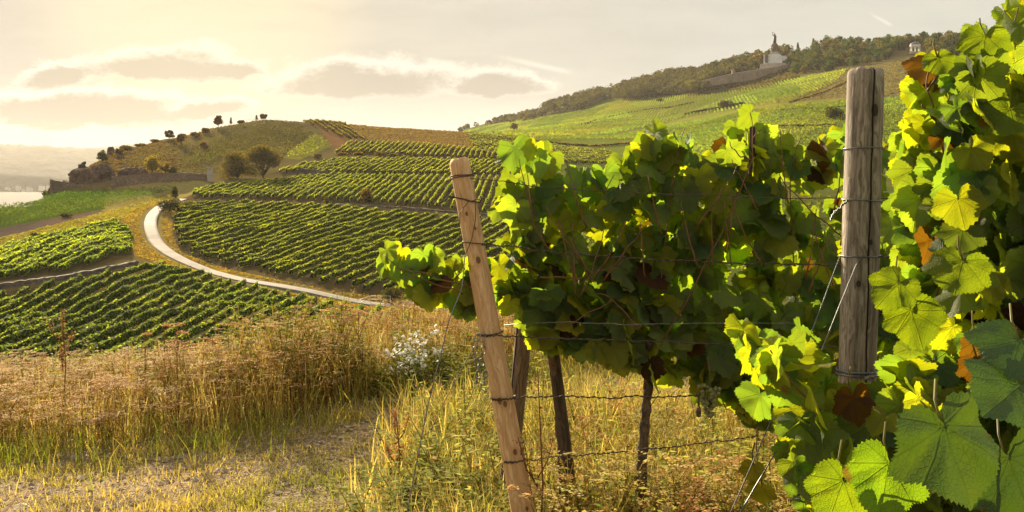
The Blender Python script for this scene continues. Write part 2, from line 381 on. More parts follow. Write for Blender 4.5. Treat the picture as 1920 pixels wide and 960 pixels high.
# terrain ground
m, t = new_mat('hillside ground'); c = attr(t); pos = t.node('ShaderNodeNewGeometry').outputs['Position']
n1 = t.noise(pos, .05, 8, .65); n2 = t.noise(pos, .9, 5, .7)
c = t.mix(t.smooth(n1, .35, .68, 0, .7), c, t.mix(1, c, (1.35, 1.12, .9), 'MULTIPLY'))
c = t.mix(t.smooth(n2, .35, .65, .5, 0), c, t.mix(1, c, (.55, .6, .6), 'MULTIPLY'))
out(t, principled(t, c, .95, t.bump(n2, .5, .3), spec=0)); M['terrain'] = m
# near ground: stony track, bare soil
m, t = new_mat('stony track soil'); pos = t.node('ShaderNodeNewGeometry').outputs['Position']
c = attr(t)
vo = t.node('ShaderNodeTexVoronoi'); t.put(vo.inputs['Vector'], pos); vo.inputs['Scale'].default_value = 34
ve = t.node('ShaderNodeTexVoronoi', feature='DISTANCE_TO_EDGE'); t.put(ve.inputs['Vector'], pos); ve.inputs['Scale'].default_value = 34
sr = t.sep(vo.outputs['Color'])
stone = t.mix(sr[0], (.26, .19, .12), (.50, .39, .28))
c = t.mix(t.math('MULTIPLY', t.smooth(sr[1], .35, .5), t.smooth(ve.outputs['Distance'], .02, .08)), c, stone)
n1 = t.noise(pos, 3.0, 8, .7); c = t.mix(t.smooth(n1, .4, .62, .45, 0), c, t.mix(1, c, (.5, .45, .4), 'MULTIPLY'))
hh = t.math('ADD', t.math('MULTIPLY', t.smooth(ve.outputs['Distance'], 0, .15), .7), t.noise(pos, 30, 6, .7))
out(t, principled(t, c, .95, t.bump(hh, .9, .02), spec=.03)); M['soil'] = m
# concrete lane
m, t = new_mat('pale concrete lane'); pos = t.node('ShaderNodeNewGeometry').outputs['Position']
c = t.mix(t.smooth(t.noise(pos, .5, 6), .35, .65), (.145, .122, .10), (.205, .175, .14))
br = t.node('ShaderNodeTexBrick'); t.put(br.inputs['Vector'], pos); br.inputs['Scale'].default_value = .12
c = t.mix(t.math('MULTIPLY', br.outputs['Fac'], .5), c, (.16, .14, .115))
out(t, principled(t, c, .85)); M['lane'] = m
# water
m, t = new_mat('river water'); pos = t.node('ShaderNodeNewGeometry').outputs['Position']
out(t, principled(t, (.02, .022, .023), .9, t.bump(t.noise(pos, .05, 4), .1, 1.0), spec=.05)); M['water'] = m
m, t = new_mat('far wooded hills'); pos = t.node('ShaderNodeNewGeometry').outputs['Position']
n = t.noise(pos, .012, 7, .7); out(t, principled(t, t.mix(t.smooth(n, .35, .65), (.035, .045, .025), (.085, .085, .045)), .95, t.bump(t.noise(pos, .03, 6, .7), 1, 20))); M['hills'] = m
# timber
def timber(name, light, dark, crack, knots, cy=0, cx=0):
    m, t = new_mat(name); p = t.node('ShaderNodeTexCoord').outputs['Object']
    x, y, z = t.sep(p)
    warp = t.math('MULTIPLY', t.noise(t.comb(x, y, t.math('MULTIPLY', z, .35)), 9, 3), .11)
    q = t.comb(t.math('ADD', x, warp), t.math('ADD', y, warp), t.math('MULTIPLY', z, .045))
    g = t.noise(q, 130, 6, .65); g2 = t.noise(q, 30, 3, .5)
    band = t.math('PINGPONG', t.math('MULTIPLY', t.math('ADD', t.math('ADD', x, warp), t.math('MULTIPLY', z, .03)), 42), 1.0)
    c = t.mix(t.smooth(g, .32, .66), dark, light)
    c = t.mix(t.math('MULTIPLY', t.smooth(band, .55, 1.0), .55), c, dark)
    c = t.mix(t.smooth(g2, .55, .70, 0, .5), c, tuple(v*1.25 for v in dark))
    h = t.math('ADD', g, t.math('MULTIPLY', band, .3))
    for kx, kz, kr in knots:
        d = t.math('SQRT', t.math('ADD', t.math('POWER', t.math('SUBTRACT', x, kx), 2), t.math('POWER', t.math('MULTIPLY', t.math('SUBTRACT', z, kz), .62), 2)))
        ring = t.smooth(d, kr*.7, kr, 1, 0); front = t.math('LESS_THAN', y, .01)
        k = t.math('MULTIPLY', ring, front)
        c = t.mix(t.math('MULTIPLY', t.math('MULTIPLY', t.smooth(d, kr, kr*2.4, 1, 0), front), .5), c, dark)
        c = t.mix(t.math('MULTIPLY', k, .9), c, tuple(v*.28 for v in dark))
        h = t.math('SUBTRACT', h, t.math('MULTIPLY', k, .6))
    if crack is not None:
        cxn = t.math('ADD', t.math('SUBTRACT', x, crack), t.math('MULTIPLY', t.math('SUBTRACT', t.noise(t.comb(0, 0, z), 6, 4), .5), .018))
        k = t.math('MULTIPLY', t.smooth(t.math('ABSOLUTE', cxn), .0008, .0035, 1, 0), t.math('LESS_THAN', y, 0.0))
        c = t.mix(k, c, (.01, .008, .006)); h = t.math('SUBTRACT', h, t.math('MULTIPLY', k, 2.0))
    out(t, principled(t, c, .8, t.bump(h, .7, .004), spec=.2)); return m
M['pine'] = timber('peeled pine wood', (.72, .50, .28), (.47, .27, .12), None, [(-.006, 1.58, .006), (.016, 1.52, .005), (.006, 1.40, .010), (-.01, .86, .010), (.008, .845, .009), (.012, .66, .009), (.018, .44, .006)])
M['oldwood'] = timber('weathered grey wood', (.42, .365, .30), (.14, .115, .09), .006, [(.012, 1.80, .013), (-.02, 1.30, .007), (.01, 1.42, .006)])
M['darkwood'] = timber('dark weathered wood', (.10, .075, .055), (.035, .027, .02), None, [])
M['stake'] = timber('grey brown stake wood', (.24, .17, .12), (.08, .055, .04), .0, [])

# ------------------------------------------------------------------ leaf material for the near vines
def leaf_mat(name, spots=.5, thin=.60):
    m, t = new_mat(name); c = attr(t)
    uv = t.node('ShaderNodeTexCoord').outputs['UV']; x, y, _ = t.sep(uv)
    dmin = None
    for ang in (90, 47, 133, 14, 166, -25, 205):
        dx_, dy_ = math.cos(rad(ang)), math.sin(rad(ang))
        cr = t.math('ABSOLUTE', t.math('SUBTRACT', t.math('MULTIPLY', x, dy_), t.math('MULTIPLY', y, dx_)))
        al = t.math('ADD', t.math('MULTIPLY', x, dx_), t.math('MULTIPLY', y, dy_))
        side_ = t.math('MULTIPLY', cr, 1.0)
        # side ribs leave each main vein at a slant
        d = t.math('ADD', side_, t.math('MULTIPLY', t.math('LESS_THAN', al, 0.0), 1.0))
        ribs = t.math('ABSOLUTE', t.math('SUBTRACT', t.math('FRACT', t.math('MULTIPLY', t.math('SUBTRACT', al, t.math('MULTIPLY', cr, .9)), 6.5)), .5))
        d2 = t.math('ADD', t.math('MULTIPLY', ribs, .10), t.math('ADD', t.math('MULTIPLY', t.math('GREATER_THAN', cr, .17), 1.0), t.math('MULTIPLY', t.math('LESS_THAN', al, 0.03), 1.0)))
        d = t.math('MINIMUM', d, t.math('ADD', d2, .0125))
        dmin = d if dmin is None else t.math('MINIMUM', dmin, d)
    vein = t.smooth(dmin, .003, .019, 1, 0)
    vo = t.node('ShaderNodeTexVoronoi', feature='DISTANCE_TO_EDGE'); t.put(vo.inputs['Vector'], uv); vo.inputs['Scale'].default_value = 15
    cell = t.smooth(vo.outputs['Distance'], 0, .12)
    pos = t.node('ShaderNodeNewGeometry').outputs['Position']
    pn = t.noise(pos, 22, 4, .6)
    c = t.mix(t.smooth(pn, .35, .7, 0, .5), c, t.mix(1, c, (1.5, 1.25, .8), 'MULTIPLY'))
    rr = t.vmath('LENGTH', uv)
    brown = t.math('MULTIPLY', t.smooth(t.math('ADD', t.noise(pos, 16, 3), t.math('MULTIPLY', rr, .16)), .78, .85), spots)
    c = t.mix(brown, c, (.14, .06, .025))
    front = t.mix(t.math('MULTIPLY', vein, .40), c, t.mix(1, c, (1.8, 1.6, 1.5), 'MULTIPLY'))
    h = t.math('ADD', t.math('MULTIPLY', cell, .35), t.math('MULTIPLY', vein, -1.0))
    nb = t.bump(h, .55, .0035)
    p = principled(t, front, .56, nb, spec=.26)
    tr = t.node('ShaderNodeBsdfTranslucent'); tc_ = t.mix(1, c, (3.1, 3.2, .30), 'MULTIPLY')
    tc_ = t.mix(t.math('MULTIPLY', vein, .45), tc_, t.mix(1, c, (1.9, 1.5, .35), 'MULTIPLY'))
    tc_ = t.mix(brown, tc_, (.16, .06, .02))
    t.put(tr.inputs[0], tc_); t.l.new(nb, tr.inputs['Normal'])
    mx = t.node('ShaderNodeMixShader'); mx.inputs[0].default_value = thin
    t.l.new(p, mx.inputs[1]); t.l.new(tr.outputs[0], mx.inputs[2]); out(t, mx.outputs[0]); return m
M['leaf'] = leaf_mat('grape leaf'); M['shadeleaf'] = leaf_mat('shaded grape leaf', .35, .16)  # second copy lets less light through: shade on the near leaves painted in
M['cane'] = solid('red brown cane', (.17, .075, .035), .6, .3, 30, .3, .002)
M['trunk'] = solid('vine trunk bark', (.12, .085, .055), .95, .45, 30, 1.0, .008)
M['grape'] = solid('pale green grape', (.17, .18, .06), .35, .12, 40, .05, .001, 0, False, .5)

# ------------------------------------------------------------------ SETTING: terrain, near ground, river, far hills
ZONES = [  # (polygon in photo px, ymin, ymax, colour)
 ([(700, 236), (860, 245), (960, 256), (960, 286), (860, 283), (760, 268), (684, 264), (640, 228)], 380, 520, (.22, .155, .06)),
 ([(560, 226), (640, 227), (682, 262), (650, 284), (620, 280), (600, 240)], 380, 500, (.22, .13, .06)),
 ([(530, 296), (590, 250), (622, 272), (600, 284), (560, 300)], 340, 440, (.24, .24, .05)),
 ([(400, 238), (490, 222), (560, 225), (590, 252), (525, 298), (400, 325), (330, 322), (320, 262)], 300, 470, (.125, .11, .04)),
 ([(120, 335), (150, 308), (215, 275), (330, 262), (330, 322), (300, 332), (110, 342)], 286, 420, (.12, .085, .055)),
 ([(225, 300), (330, 262), (420, 236), (430, 250), (330, 290), (250, 310)], 300, 450, (.15, .13, .05)),
 ([(-500, 400), (0, 388), (95, 362), (330, 352), (325, 362), (200, 394), (0, 430), (-500, 480)], 200, 292, (.075, .12, .018)),
 ([(-500, 480), (0, 428), (160, 398), (230, 384), (225, 396), (140, 412), (0, 449), (-500, 520)], 185, 260, (.14, .105, .085)),
 ([(-500, 520), (0, 447), (200, 397), (325, 360), (335, 368), (230, 412), (100, 443), (0, 467), (-500, 560)], 170, 285, (.36, .31, .07)),
 ([(205, 349), (390, 338), (400, 350), (345, 374), (225, 396), (190, 396)], 225, 300, (.26, .23, .08)),
 ([(225, 415), (262, 384), (330, 372), (345, 380), (325, 400), (322, 440), (338, 475), (430, 507), (640, 550), (860, 563), (960, 570), (960, 612), (860, 600), (640, 575), (300, 496), (255, 480)], 130, 270, (.24, .20, .08)),
 ([(866, 247), (900, 236), (1010, 220), (1135, 186), (1340, 174), (1500, 144), (1600, 126), (1600, 200), (1500, 215), (1340, 235), (1150, 300), (1000, 290)], 480, 1550, (.20, .21, .045)),
 ([(1320, 178), (1590, 129), (1590, 150), (1400, 192), (1300, 200)], 600, 1000, (.17, .22, .04)),
 ([(1030, 268), (1200, 262), (1260, 268), (1190, 300), (1100, 296)], 380, 560, (.20, .14, .08)),
 ([(1590, 130), (1700, 112), (1920, 100), (1920, 170), (1700, 180), (1560, 185), (1480, 192)], 480, 900, (.17, .155, .075)),
 ([(960, 300), (2600, 300), (2600, 640), (960, 640)], 120, 400, (.10, .12, .03)),
 ([(960, 330), (960, 262), (1150, 262), (1340, 228), (1480, 195), (1700, 180), (1920, 165), (2500, 150), (2500, 380), (960, 380)], 380, 700, (.15, .19, .035)),
]
SHADED_SOIL = (.105, .085, .040)  # vine field soil, darkened to paint the shade between the rows
ZONES = [
 ([(-260, 575), (0, 551), (150, 524), (270, 496), (400, 514), (520, 547), (690, 577), (780, 584), (960, 600), (960, 900), (-260, 900)], 84, 180, SHADED_SOIL),
 ([(-260, 520), (0, 466), (120, 438), (225, 413), (240, 425), (260, 474), (200, 494), (100, 517), (0, 530), (-260, 570)], 138, 215, SHADED_SOIL),
 ([(322, 400), (345, 383), (440, 377), (620, 384), (700, 392), (860, 405), (960, 415), (960, 580), (860, 565), (740, 561), (640, 550), (520, 525), (430, 506), (370, 489), (333, 466), (320, 440)], 135, 262, SHADED_SOIL),
 ([(332, 376), (400, 349), (500, 340), (600, 328), (960, 332), (960, 410), (860, 397), (700, 386), (600, 381), (440, 377)], 235, 332, SHADED_SOIL),
 ([(505, 326), (560, 310), (640, 296), (760, 297), (960, 301), (960, 332), (800, 331), (620, 330)], 312, 380, SHADED_SOIL),
 ([(625, 291), (660, 264), (780, 268), (960, 282), (960, 302), (860, 299), (760, 295), (690, 291)], 368, 440, SHADED_SOIL)]+ZONES
GREEN = np.array((.14, .12, .05))
pxl = np.concatenate([np.linspace(-9000, -700, 60)[:-1], np.arange(-700, 2600, 6), np.linspace(2600, 11000, 60)])
yl = np.concatenate([np.exp(np.linspace(math.log(10), math.log(90), 70))[:-1], np.exp(np.linspace(math.log(90), math.log(560), 420))[:-1], np.exp(np.linspace(math.log(560), math.log(2400), 190))])
PX, YY = np.meshgrid(pxl, yl); XX = (PX-960)/F*YY; ZZ = gz(XX, YY)
tv = np.stack([XX, YY, ZZ], -1).reshape(-1, 3)
ncx, ncy = len(pxl), len(yl)
ii = (np.arange(ncy-1)[:, None]*ncx+np.arange(ncx-1)[None, :]).ravel()
tf = np.stack([ii, ii+1, ii+ncx+1, ii+ncx], 1)
tcol = np.broadcast_to(GREEN, (len(tv), 3)).copy()
ppx, ppy = proj(tv[:, 0], tv[:, 1], tv[:, 2])
wob = (fbm(tv[:, 0], tv[:, 1], 9.0)-.5)
for poly, y0, y1, c in ZONES:
    k = inpoly(ppx+wob*14, ppy+wob*4, poly) & (tv[:, 1] > y0) & (tv[:, 1] < y1); tcol[k] = c
o = obj('hillside_terrain', mesh_data('hillside_terrain', tv, tf, M['terrain'], tcol)); tag(o, kind='structure')

def track_w(x, y):   # how bare the ground is: a worn track crossing from lower left to right
    yc = np.interp(x, [-6, -3.2, -2.2, -1.2, -.3, 1, 4], [4.0, 4.45, 4.75, 5.35, 6.15, 6.75, 7.2])
    a = np.exp(-((y-yc)/.55)**2)
    return np.clip(a*1.25*(fbm(x, y, .55)*1.5), 0, 1)
xs = np.unique(np.concatenate([np.linspace(-48, -6, 30), np.arange(-6, 6, .05), np.linspace(6, 48, 30)]))
ysn = np.unique(np.concatenate([np.linspace(-60, 1, 30), np.arange(1, 10.01, .05)]))
GX, GY = np.meshgrid(xs, ysn); GZ = gz(GX, GY)+(fbm(GX, GY, .16)-.5)*.03
gv = np.stack([GX, GY, GZ], -1).reshape(-1, 3); ncx = len(xs)
ii = (np.arange(len(ysn)-1)[:, None]*ncx+np.arange(ncx-1)[None, :]).ravel()
tw = track_w(gv[:, 0], gv[:, 1])[:, None]
gc = np.array((.24, .20, .08))*(1-tw)+np.array((.46, .34, .20))*tw
o = obj('stony_ground', mesh_data('stony_ground', gv, np.stack([ii, ii+1, ii+ncx+1, ii+ncx], 1), M['soil'], gc)); tag(o, kind='structure')

o = obj('river', mesh_data('river', [(-9000, 250, -58), (3000, 250, -58), (3000, 4900, -58), (-9000, 4900, -58)], [[0, 1, 2, 3]], M['water'])); tag(o, kind='structure')
# far hills across the river
hp = np.arange(-2600, 1300, 8); rows = [(3300, 0.0), (3400, .25), (3600, .6), (3850, .9), (4000, 1.0), (4200, .95), (5000, .4)]
crest = np.interp(hp, [-2600, -600, 0, 60, 120, 150, 205, 260, 400, 700, 1300], [250, 262, 271, 272, 275, 278, 276, 268, 262, 262, 300])
V = []
for Yr, k in rows:
    x = (hp-960)/F*Yr; top = Z(4000, crest)*1.0
    z = -58+(top+58)*k+(fbm(x, np.full_like(x, Yr), 260)-.5)*26*k*(1-.6*(k == 1))+(vnoise(x, x*0, 14)-.5)*9*(k == 1)
    V.append(np.stack([x, np.full_like(x, Yr), z-(2 if Yr == 3300 else 0)], 1))
V = np.concatenate(V); nc = len(hp); ii = (np.arange(len(rows)-1)[:, None]*nc+np.arange(nc-1)[None, :]).ravel()
o = obj('far_hills', mesh_data('far_hills', V, np.stack([ii, ii+1, ii+nc+1, ii+nc], 1), M['hills'])); tag(o, kind='structure')

# concrete lane
LANE = [(345, 372, 262), (318, 379, 255), (296, 388, 246), (279, 404, 233), (277, 430, 212), (283, 456, 197), (305, 476, 183), (350, 493, 175), (400, 509, 168), (460, 525, 161), (530, 541, 155), (610, 557, 151), (700, 572, 148), (780, 578, 146.5), (870, 586, 144.5), (960, 594, 142), (1100, 610, 138)]
lp = np.array([((a-960)/F*c, c) for a, b, c in LANE]); 
tt = np.linspace(0, len(lp)-1, 160)
def crom(P, t):
    i = np.clip(t.astype(int), 0, len(P)-2); f = (t-i)[:, None]; g = lambda k: P[np.clip(i+k, 0, len(P)-1)]
    return .5*((2*g(0))+(-g(-1)+g(1))*f+(2*g(-1)-5*g(0)+4*g(1)-g(2))*f*f+(-g(-1)+3*g(0)-3*g(1)+g(2))*f**3)
# place each lane point where the ground is really seen at that row
lh = np.array([hit(a, b, max(90, c-26), c+26)[:2] for a, b, c in LANE])
lp = .5*lh+.5*lp
for _ in range(2): lp[1:-1] = .5*lp[1:-1]+.25*(lp[:-2]+lp[2:])
cl_ = crom(lp, tt); T = unit(np.gradient(cl_, axis=0)); Nn = np.stack([-T[:, 1], T[:, 0]], 1)
V = []; offs = [-1.4, -.8, 0, .8, 1.4]
hgt = np.max([gz((cl_+Nn*o_)[:, 0], (cl_+Nn*o_)[:, 1]) for o_ in (-1.5, 0, 1.5)], axis=0)
for o_ in offs:
    q = cl_+Nn*o_; V.append(np.stack([q[:, 0], q[:, 1], hgt+.06], 1))
for o_ in (-1.42, 1.42):
    q = cl_+Nn*o_; V.append(np.stack([q[:, 0], q[:, 1], hgt-1.2], 1))
V = np.concatenate(V); n = len(tt); fs = []
for a, b in ((0, 1), (1, 2), (2, 3), (3, 4), (5, 0), (4, 6)):
    i = np.arange(n-1); fs.append(np.stack([a*n+i, b*n+i, b*n+i+1, a*n+i+1], 1))
o = obj('concrete_lane', mesh_data('concrete_lane', V, np.concatenate(fs), M['lane'])); tag(o, kind='structure')
LANEPTS = cl_
def near_lane(x, y, d):
    return np.min(np.hypot(LANEPTS[:, 0][None]-np.atleast_1d(x)[:, None], LANEPTS[:, 1][None]-np.atleast_1d(y)[:, None]), axis=1) < d

# ------------------------------------------------------------------ vine rows of the hillsides
ORD = ['first','second','third','fourth','fifth','sixth','seventh','eighth','ninth','tenth','eleventh','twelfth','thirteenth','fourteenth','fifteenth','sixteenth','seventeenth','eighteenth','nineteenth','twentieth']
TENS = {20: 'twenty', 30: 'thirty', 40: 'forty', 50: 'fifty', 60: 'sixty'}
TENTH = {20: 'twentieth', 30: 'thirtieth', 40: 'fortieth', 50: 'fiftieth', 60: 'sixtieth'}
def ordinal(i):
    if i <= 20: return ORD[i-1]
    a, b = i//10*10, i % 10
    return TENTH[a] if b == 0 else TENS[a]+'-'+ORD[b-1]
FIELDS = [
 # name, polygon, ymin, ymax, direction deg, spacing, height, width, quads per m, quad size, base colour, label pattern, group, group
 ('lower', [(-260, 590), (0, 557), (150, 530), (270, 500), (300, 497), (345, 507), (400, 520), (520, 553), (600, 569), (690, 583), (780, 590), (960, 606), (960, 900), (-260, 900)], 84, 180, 0, 2.6, 1.5, .70, 36, .28, (.065, .105, .020), '{} vine row from the left in the dark field below the concrete lane', 'vine rows below the lane'),
 ('leafy', [(-260, 520), (0, 470), (120, 440), (225, 415), (238, 425), (258, 472), (200, 492), (100, 515), (0, 528), (-260, 570)], 138, 215, 5, 2.2, 1.6, 1.1, 36, .34, (.085, .135, .022), '{} leafy vine row from the left in the patch above the dry stone wall', 'leafy vine rows above the dry stone wall'),
 ('middle', [(326, 402), (345, 386), (440, 380), (620, 387), (700, 395), (860, 408), (960, 418), (960, 580), (860, 560), (740, 556), (640, 545), (520, 520), (430, 501), (370, 484), (338, 464), (324, 440)], 135, 262, 20, 3.0, 1.4, .66, 34, .30, (.075, .11, .020), '{} vine row from the lane bend in the middle field above the lane', 'vine rows in the middle field above the lane'),
 ('terrace', [(335, 374), (400, 351), (500, 342), (600, 330), (960, 334), (960, 408), (860, 394), (700, 383), (600, 378), (440, 374)], 235, 332, 2, 2.3, 1.5, .75, 24, .36, (.080, .115, .020), '{} vine row from the left on the long terrace right of the twin trees', 'vine rows on the long terrace'),
 ('upper', [(510, 324), (560, 312), (640, 298), (760, 299), (960, 303), (960, 330), (800, 329), (620, 328)], 312, 380, 8, 2.3, 1.5, .8, 18, .42, (.085, .115, .022), '{} vine row from the left on the terrace just above the long one', 'vine rows on the upper terrace'),
 ('high', [(628, 289), (660, 266), (780, 270), (960, 284), (960, 300), (860, 297), (760, 293), (690, 289)], 368, 440, 2, 2.4, 1.5, .8, 16, .45, (.085, .11, .022), '{} vine row from the left in the narrow field beneath the brown slope', 'vine rows beneath the brown slope'),
 ('crest', [(560, 226), (640, 227), (684, 262), (655, 264), (600, 242)], 395, 480, -27, 3.0, 1.6, .8, 14, .5, (.085, .09, .022), '{} vine row from the left running over the crest of the hill', 'vine rows over the hill crest'),
 ('saddle', [(872, 250), (960, 260), (1040, 274), (1150, 288), (1190, 325), (1060, 330), (960, 296), (890, 288)], 350, 540, -24, 3.2, 1.5, .9, 12, .55, (.09, .12, .022), '{} vine row from the left in the hollow behind the near vines', 'vine rows in the hollow'),
]
def hedge(P, d_h, d_w, dens, qs, col, rs):
    """P (n,2) ground polyline -> leafy hedge: dark inner body and leaf faces"""
    seg = np.hypot(*(P[1:]-P[:-1]).T); L = seg.sum(); s = np.concatenate([[0], np.cumsum(seg)])
    Dr = unit((P[-1]-P[0])[None])[0]; Nr = np.array([-Dr[1], Dr[0]])
    mb = MB(); n = max(2, int(L/2.0)); ts = np.linspace(0, L, n)
    cx = np.interp(ts, s, P[:, 0]); cy = np.interp(ts, s, P[:, 1]); z = gz(cx, cy)
    hv = lambda t_, x_, y_: d_h*(.72+.5*vnoise(x_*1.0, y_*1.0, 3.1))*(.85+.3*vnoise(x_, y_, .9))
    hh = hv(ts, cx, cy)
    ring = []
    for (a, b) in ((-.28, .30), (-.33, .7), (-.16, .9), (.16, .9), (.33, .7), (.28, .30)):
        jit = rs.uniform(.85, 1.1, n)
        ring.append(np.stack([cx+Nr[0]*a*d_w*jit, cy+Nr[1]*a*d_w*jit, z+hh*b*jit], 1))
    V = np.stack(ring, 1).reshape(-1, 3); q = []
    for i in range(n-1):
        for j in range(6):
            k = (j+1) % 6; q.append([i*6+j, i*6+k, (i+1)*6+k, (i+1)*6+j])
    mb.add(V, [np.array(q), np.array([[5, 4, 3, 2, 1, 0], [(n-1)*6+j for j in range(6)]])], np.array(col)*.4)  # inner body coloured darker to paint the shade inside the foliage
    N = int(L*dens); t_ = rs.uniform(0, L, N); x = np.interp(t_, s, P[:, 0]); y = np.interp(t_, s, P[:, 1])
    hq = hv(t_, x, y); a = rs.uniform(0, 2*np.pi, N); r = rs.uniform(.75, 1.1, N)
    ox = np.cos(a)*.5*d_w*r; oz = .62+.40*np.sin(a)*r
    C = np.stack([x+Nr[0]*ox, y+Nr[1]*ox, gz(x, y)+hq*oz], 1)
    # loose shoots above the hedge
    sh = rs.rand(N) < .07; C[sh, 2] += rs.uniform(.05, .35, sh.sum())
    nrm = np.stack([Nr[0]*np.cos(a), Nr[1]*np.cos(a), np.sin(a)+.2], 1)+rs.normal(0, .32, (N, 3))
    V, f = quads(C, rs.uniform(.7, 1.3, N)*qs, nrm, .9, rs)
    cc = np.array(col)*rs.uniform(.8, 1.2, (N, 1))*(1+rs.normal(0, .05, (N, 3)))
    patch = vnoise(C[:, 0], C[:, 1], 6.0)[:, None]; cc = cc*(1.45+.65*patch); cc[:, 2] *= 1.3; cc[:, 0] *= 1+.12*patch[:, 0]
    return mb.add(V, f, rep(np.clip(cc, 0, 1), 4))
n_rows = 0
for fi, (nm, poly, y0, y1, ang, sp, h, wd, dens, qs, colr_, lab, grp) in enumerate(FIELDS):
    rs = np.random.RandomState(100+fi); a = rad(ang); D = np.array([math.sin(a), math.cos(a)]); Nr = np.array([math.cos(a), -math.sin(a)])
    corners = np.array([((px-960)/F*Y, Y) for px, _ in poly for Y in (y0, y1)])
    o0, o1 = (corners@Nr).min(), (corners@Nr).max(); s0, s1 = (corners@D).min(), (corners@D).max()
    idx = 0
    for off in np.arange(math.ceil(o0/sp)*sp, o1, sp):
        ss = np.arange(s0, s1, 1.0); offj = off+rs.normal(0, .06)
        X = Nr[0]*offj+D[0]*ss; Y = Nr[1]*offj+D[1]*ss; ok = (Y > y0) & (Y < y1)
        if not ok.any(): continue
        px, py = proj(X, np.maximum(Y, 1)); ok &= inpoly(px, py, poly)
        if nm in ('lower', 'leafy', 'middle', 'terrace'): ok &= ~near_lane(X, Y, 4.0)
        # longest run, allowing short gaps
        runs = []; st_ = None
        for k in range(len(ok)+1):
            if k < len(ok) and ok[k]:
                if st_ is None: st_ = k
            elif st_ is not None: runs.append((st_, k)); st_ = None
        if not runs: continue
        r0, r1 = max(runs, key=lambda r: r[1]-r[0])
        if r1-r0 < 5: continue
        jit0, jit1 = rs.randint(0, 3), rs.randint(0, 3); r0 += jit0 if r1-r0 > 12 else 0; r1 -= jit1 if r1-r0 > 12 else 0
        P = np.stack([X[r0:r1], Y[r0:r1]], 1); idx += 1; n_rows += 1
        wv = .16*np.sin(np.arange(len(P))*.11+rs.rand()*6); P += Nr*wv[:, None]
        base = np.array([P[0, 0], P[0, 1], float(gz(P[0, 0], P[0, 1]))])
        t_ = empty('vine_row', tuple(base), lab.format(ordinal(idx)), 'vine row', grp)
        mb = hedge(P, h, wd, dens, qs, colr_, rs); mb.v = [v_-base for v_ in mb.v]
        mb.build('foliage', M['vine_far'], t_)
        if nm in ('lower', 'middle', 'terrace', 'leafy'):
            for e in (0, -1):
                q = P[e]-base[:2]; zz = float(gz(P[e, 0], P[e, 1]))-base[2]; sg = -1 if e == 0 else 1
                pb = MB(); pb.add(*tube([(q[0]+D[0]*sg*.8, q[1]+D[1]*sg*.8, zz-.2), (q[0]+D[0]*sg*.25, q[1]+D[1]*sg*.25, zz+1.5)], .06, 5)); pb.build('end_post', M['bark'], t_)
print('vine rows', n_rows)

# hedge lines and banks between the plots of the right hill
for i, (pl_, y0, h_, w_, c_, lab_) in enumerate([
 ([(1085, 236), (1150, 219), (1220, 206), (1300, 194)], 600, 1.8, 2.0, (.05, .06, .025), 'thin dark hedge line climbing the upper right slope below the long wood'),
 ([(1215, 256), (1330, 247), (1430, 240), (1570, 236)], 430, 1.3, 1.6, (.06, .07, .025), 'long low hedge line crossing the green slope above the near vines'),
 ([(1285, 217), (1330, 208), (1395, 197)], 560, 2.6, 3.5, (.045, .06, .022), 'short thick dark hedge slanting below the monument field'),
 ([(1432, 214), (1500, 206), (1590, 202)], 480, 1.5, 2.0, (.055, .07, .025), 'dark hedge strip on the slope left of the big grey post'),
 ([(1480, 193), (1530, 178), (1592, 152)], 540, 1.3, 1.5, (.075, .065, .03), 'hedge edge between the bright plot and the brown slope'),
 ([(962, 266), (1040, 271), (1110, 276), (1200, 268)], 400, 1.5, 2.2, (.07, .065, .028), 'dark bank hedge along the hollow behind the near vines')]):
    pts_ = np.array([hit(a_, b_, y0, 1200)[:2] for a_, b_ in pl_]); n_ = 60; q_ = np.stack([np.interp(np.linspace(0, len(pts_)-1, n_), range(len(pts_)), pts_[:, k]) for k in (0, 1)], 1)
    base = np.array([q_[0, 0], q_[0, 1], float(gz(q_[0, 0], q_[0, 1]))]); mb = hedge(q_, h_, w_, 5, .9, c_, np.random.RandomState(300+i)); mb.v = [v_-base for v_ in mb.v]
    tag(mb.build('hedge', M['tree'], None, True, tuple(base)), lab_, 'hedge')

# far vine fields on the right hill: nobody could count these
FARV = [
 ([(866, 248), (900, 238), (1010, 221), (1135, 187), (1340, 177), (1420, 163), (1500, 147), (1590, 130), (1560, 160), (1480, 190), (1300, 218), (1150, 252), (1000, 258)], 500, 1500, 12, 2.8, 1.35, (.165, .205, .050)),
 ([(960, 262), (1150, 256), (1330, 222), (1480, 197), (1700, 184), (1920, 170), (2300, 150), (2300, 420), (1000, 420), (1190, 302), (1262, 268), (1200, 262)], 300, 720, 52, 2.2, 1.0, (.16, .205, .048)),
 ([(966, 334), (2300, 425), (2300, 640), (966, 640)], 135, 330, 20, 2.4, .9, (.12, .15, .035)),
 ([(-400, 420), (0, 390), (95, 364), (330, 354), (320, 362), (200, 392), (0, 428), (-400, 470)], 195, 290, 60, 1.2, .38, (.075, .12, .03)),
 ([(532, 296), (590, 252), (622, 272), (600, 283), (560, 298)], 345, 440, 35, 2.0, .7, (.19, .20, .035)),
 ([(330, 320), (400, 262), (500, 240), (585, 250), (530, 295), (400, 322)], 310, 450, -40, 1.8, .55, (.105, .10, .038)),
]
mb = MB(); rs = np.random.RandomState(5)
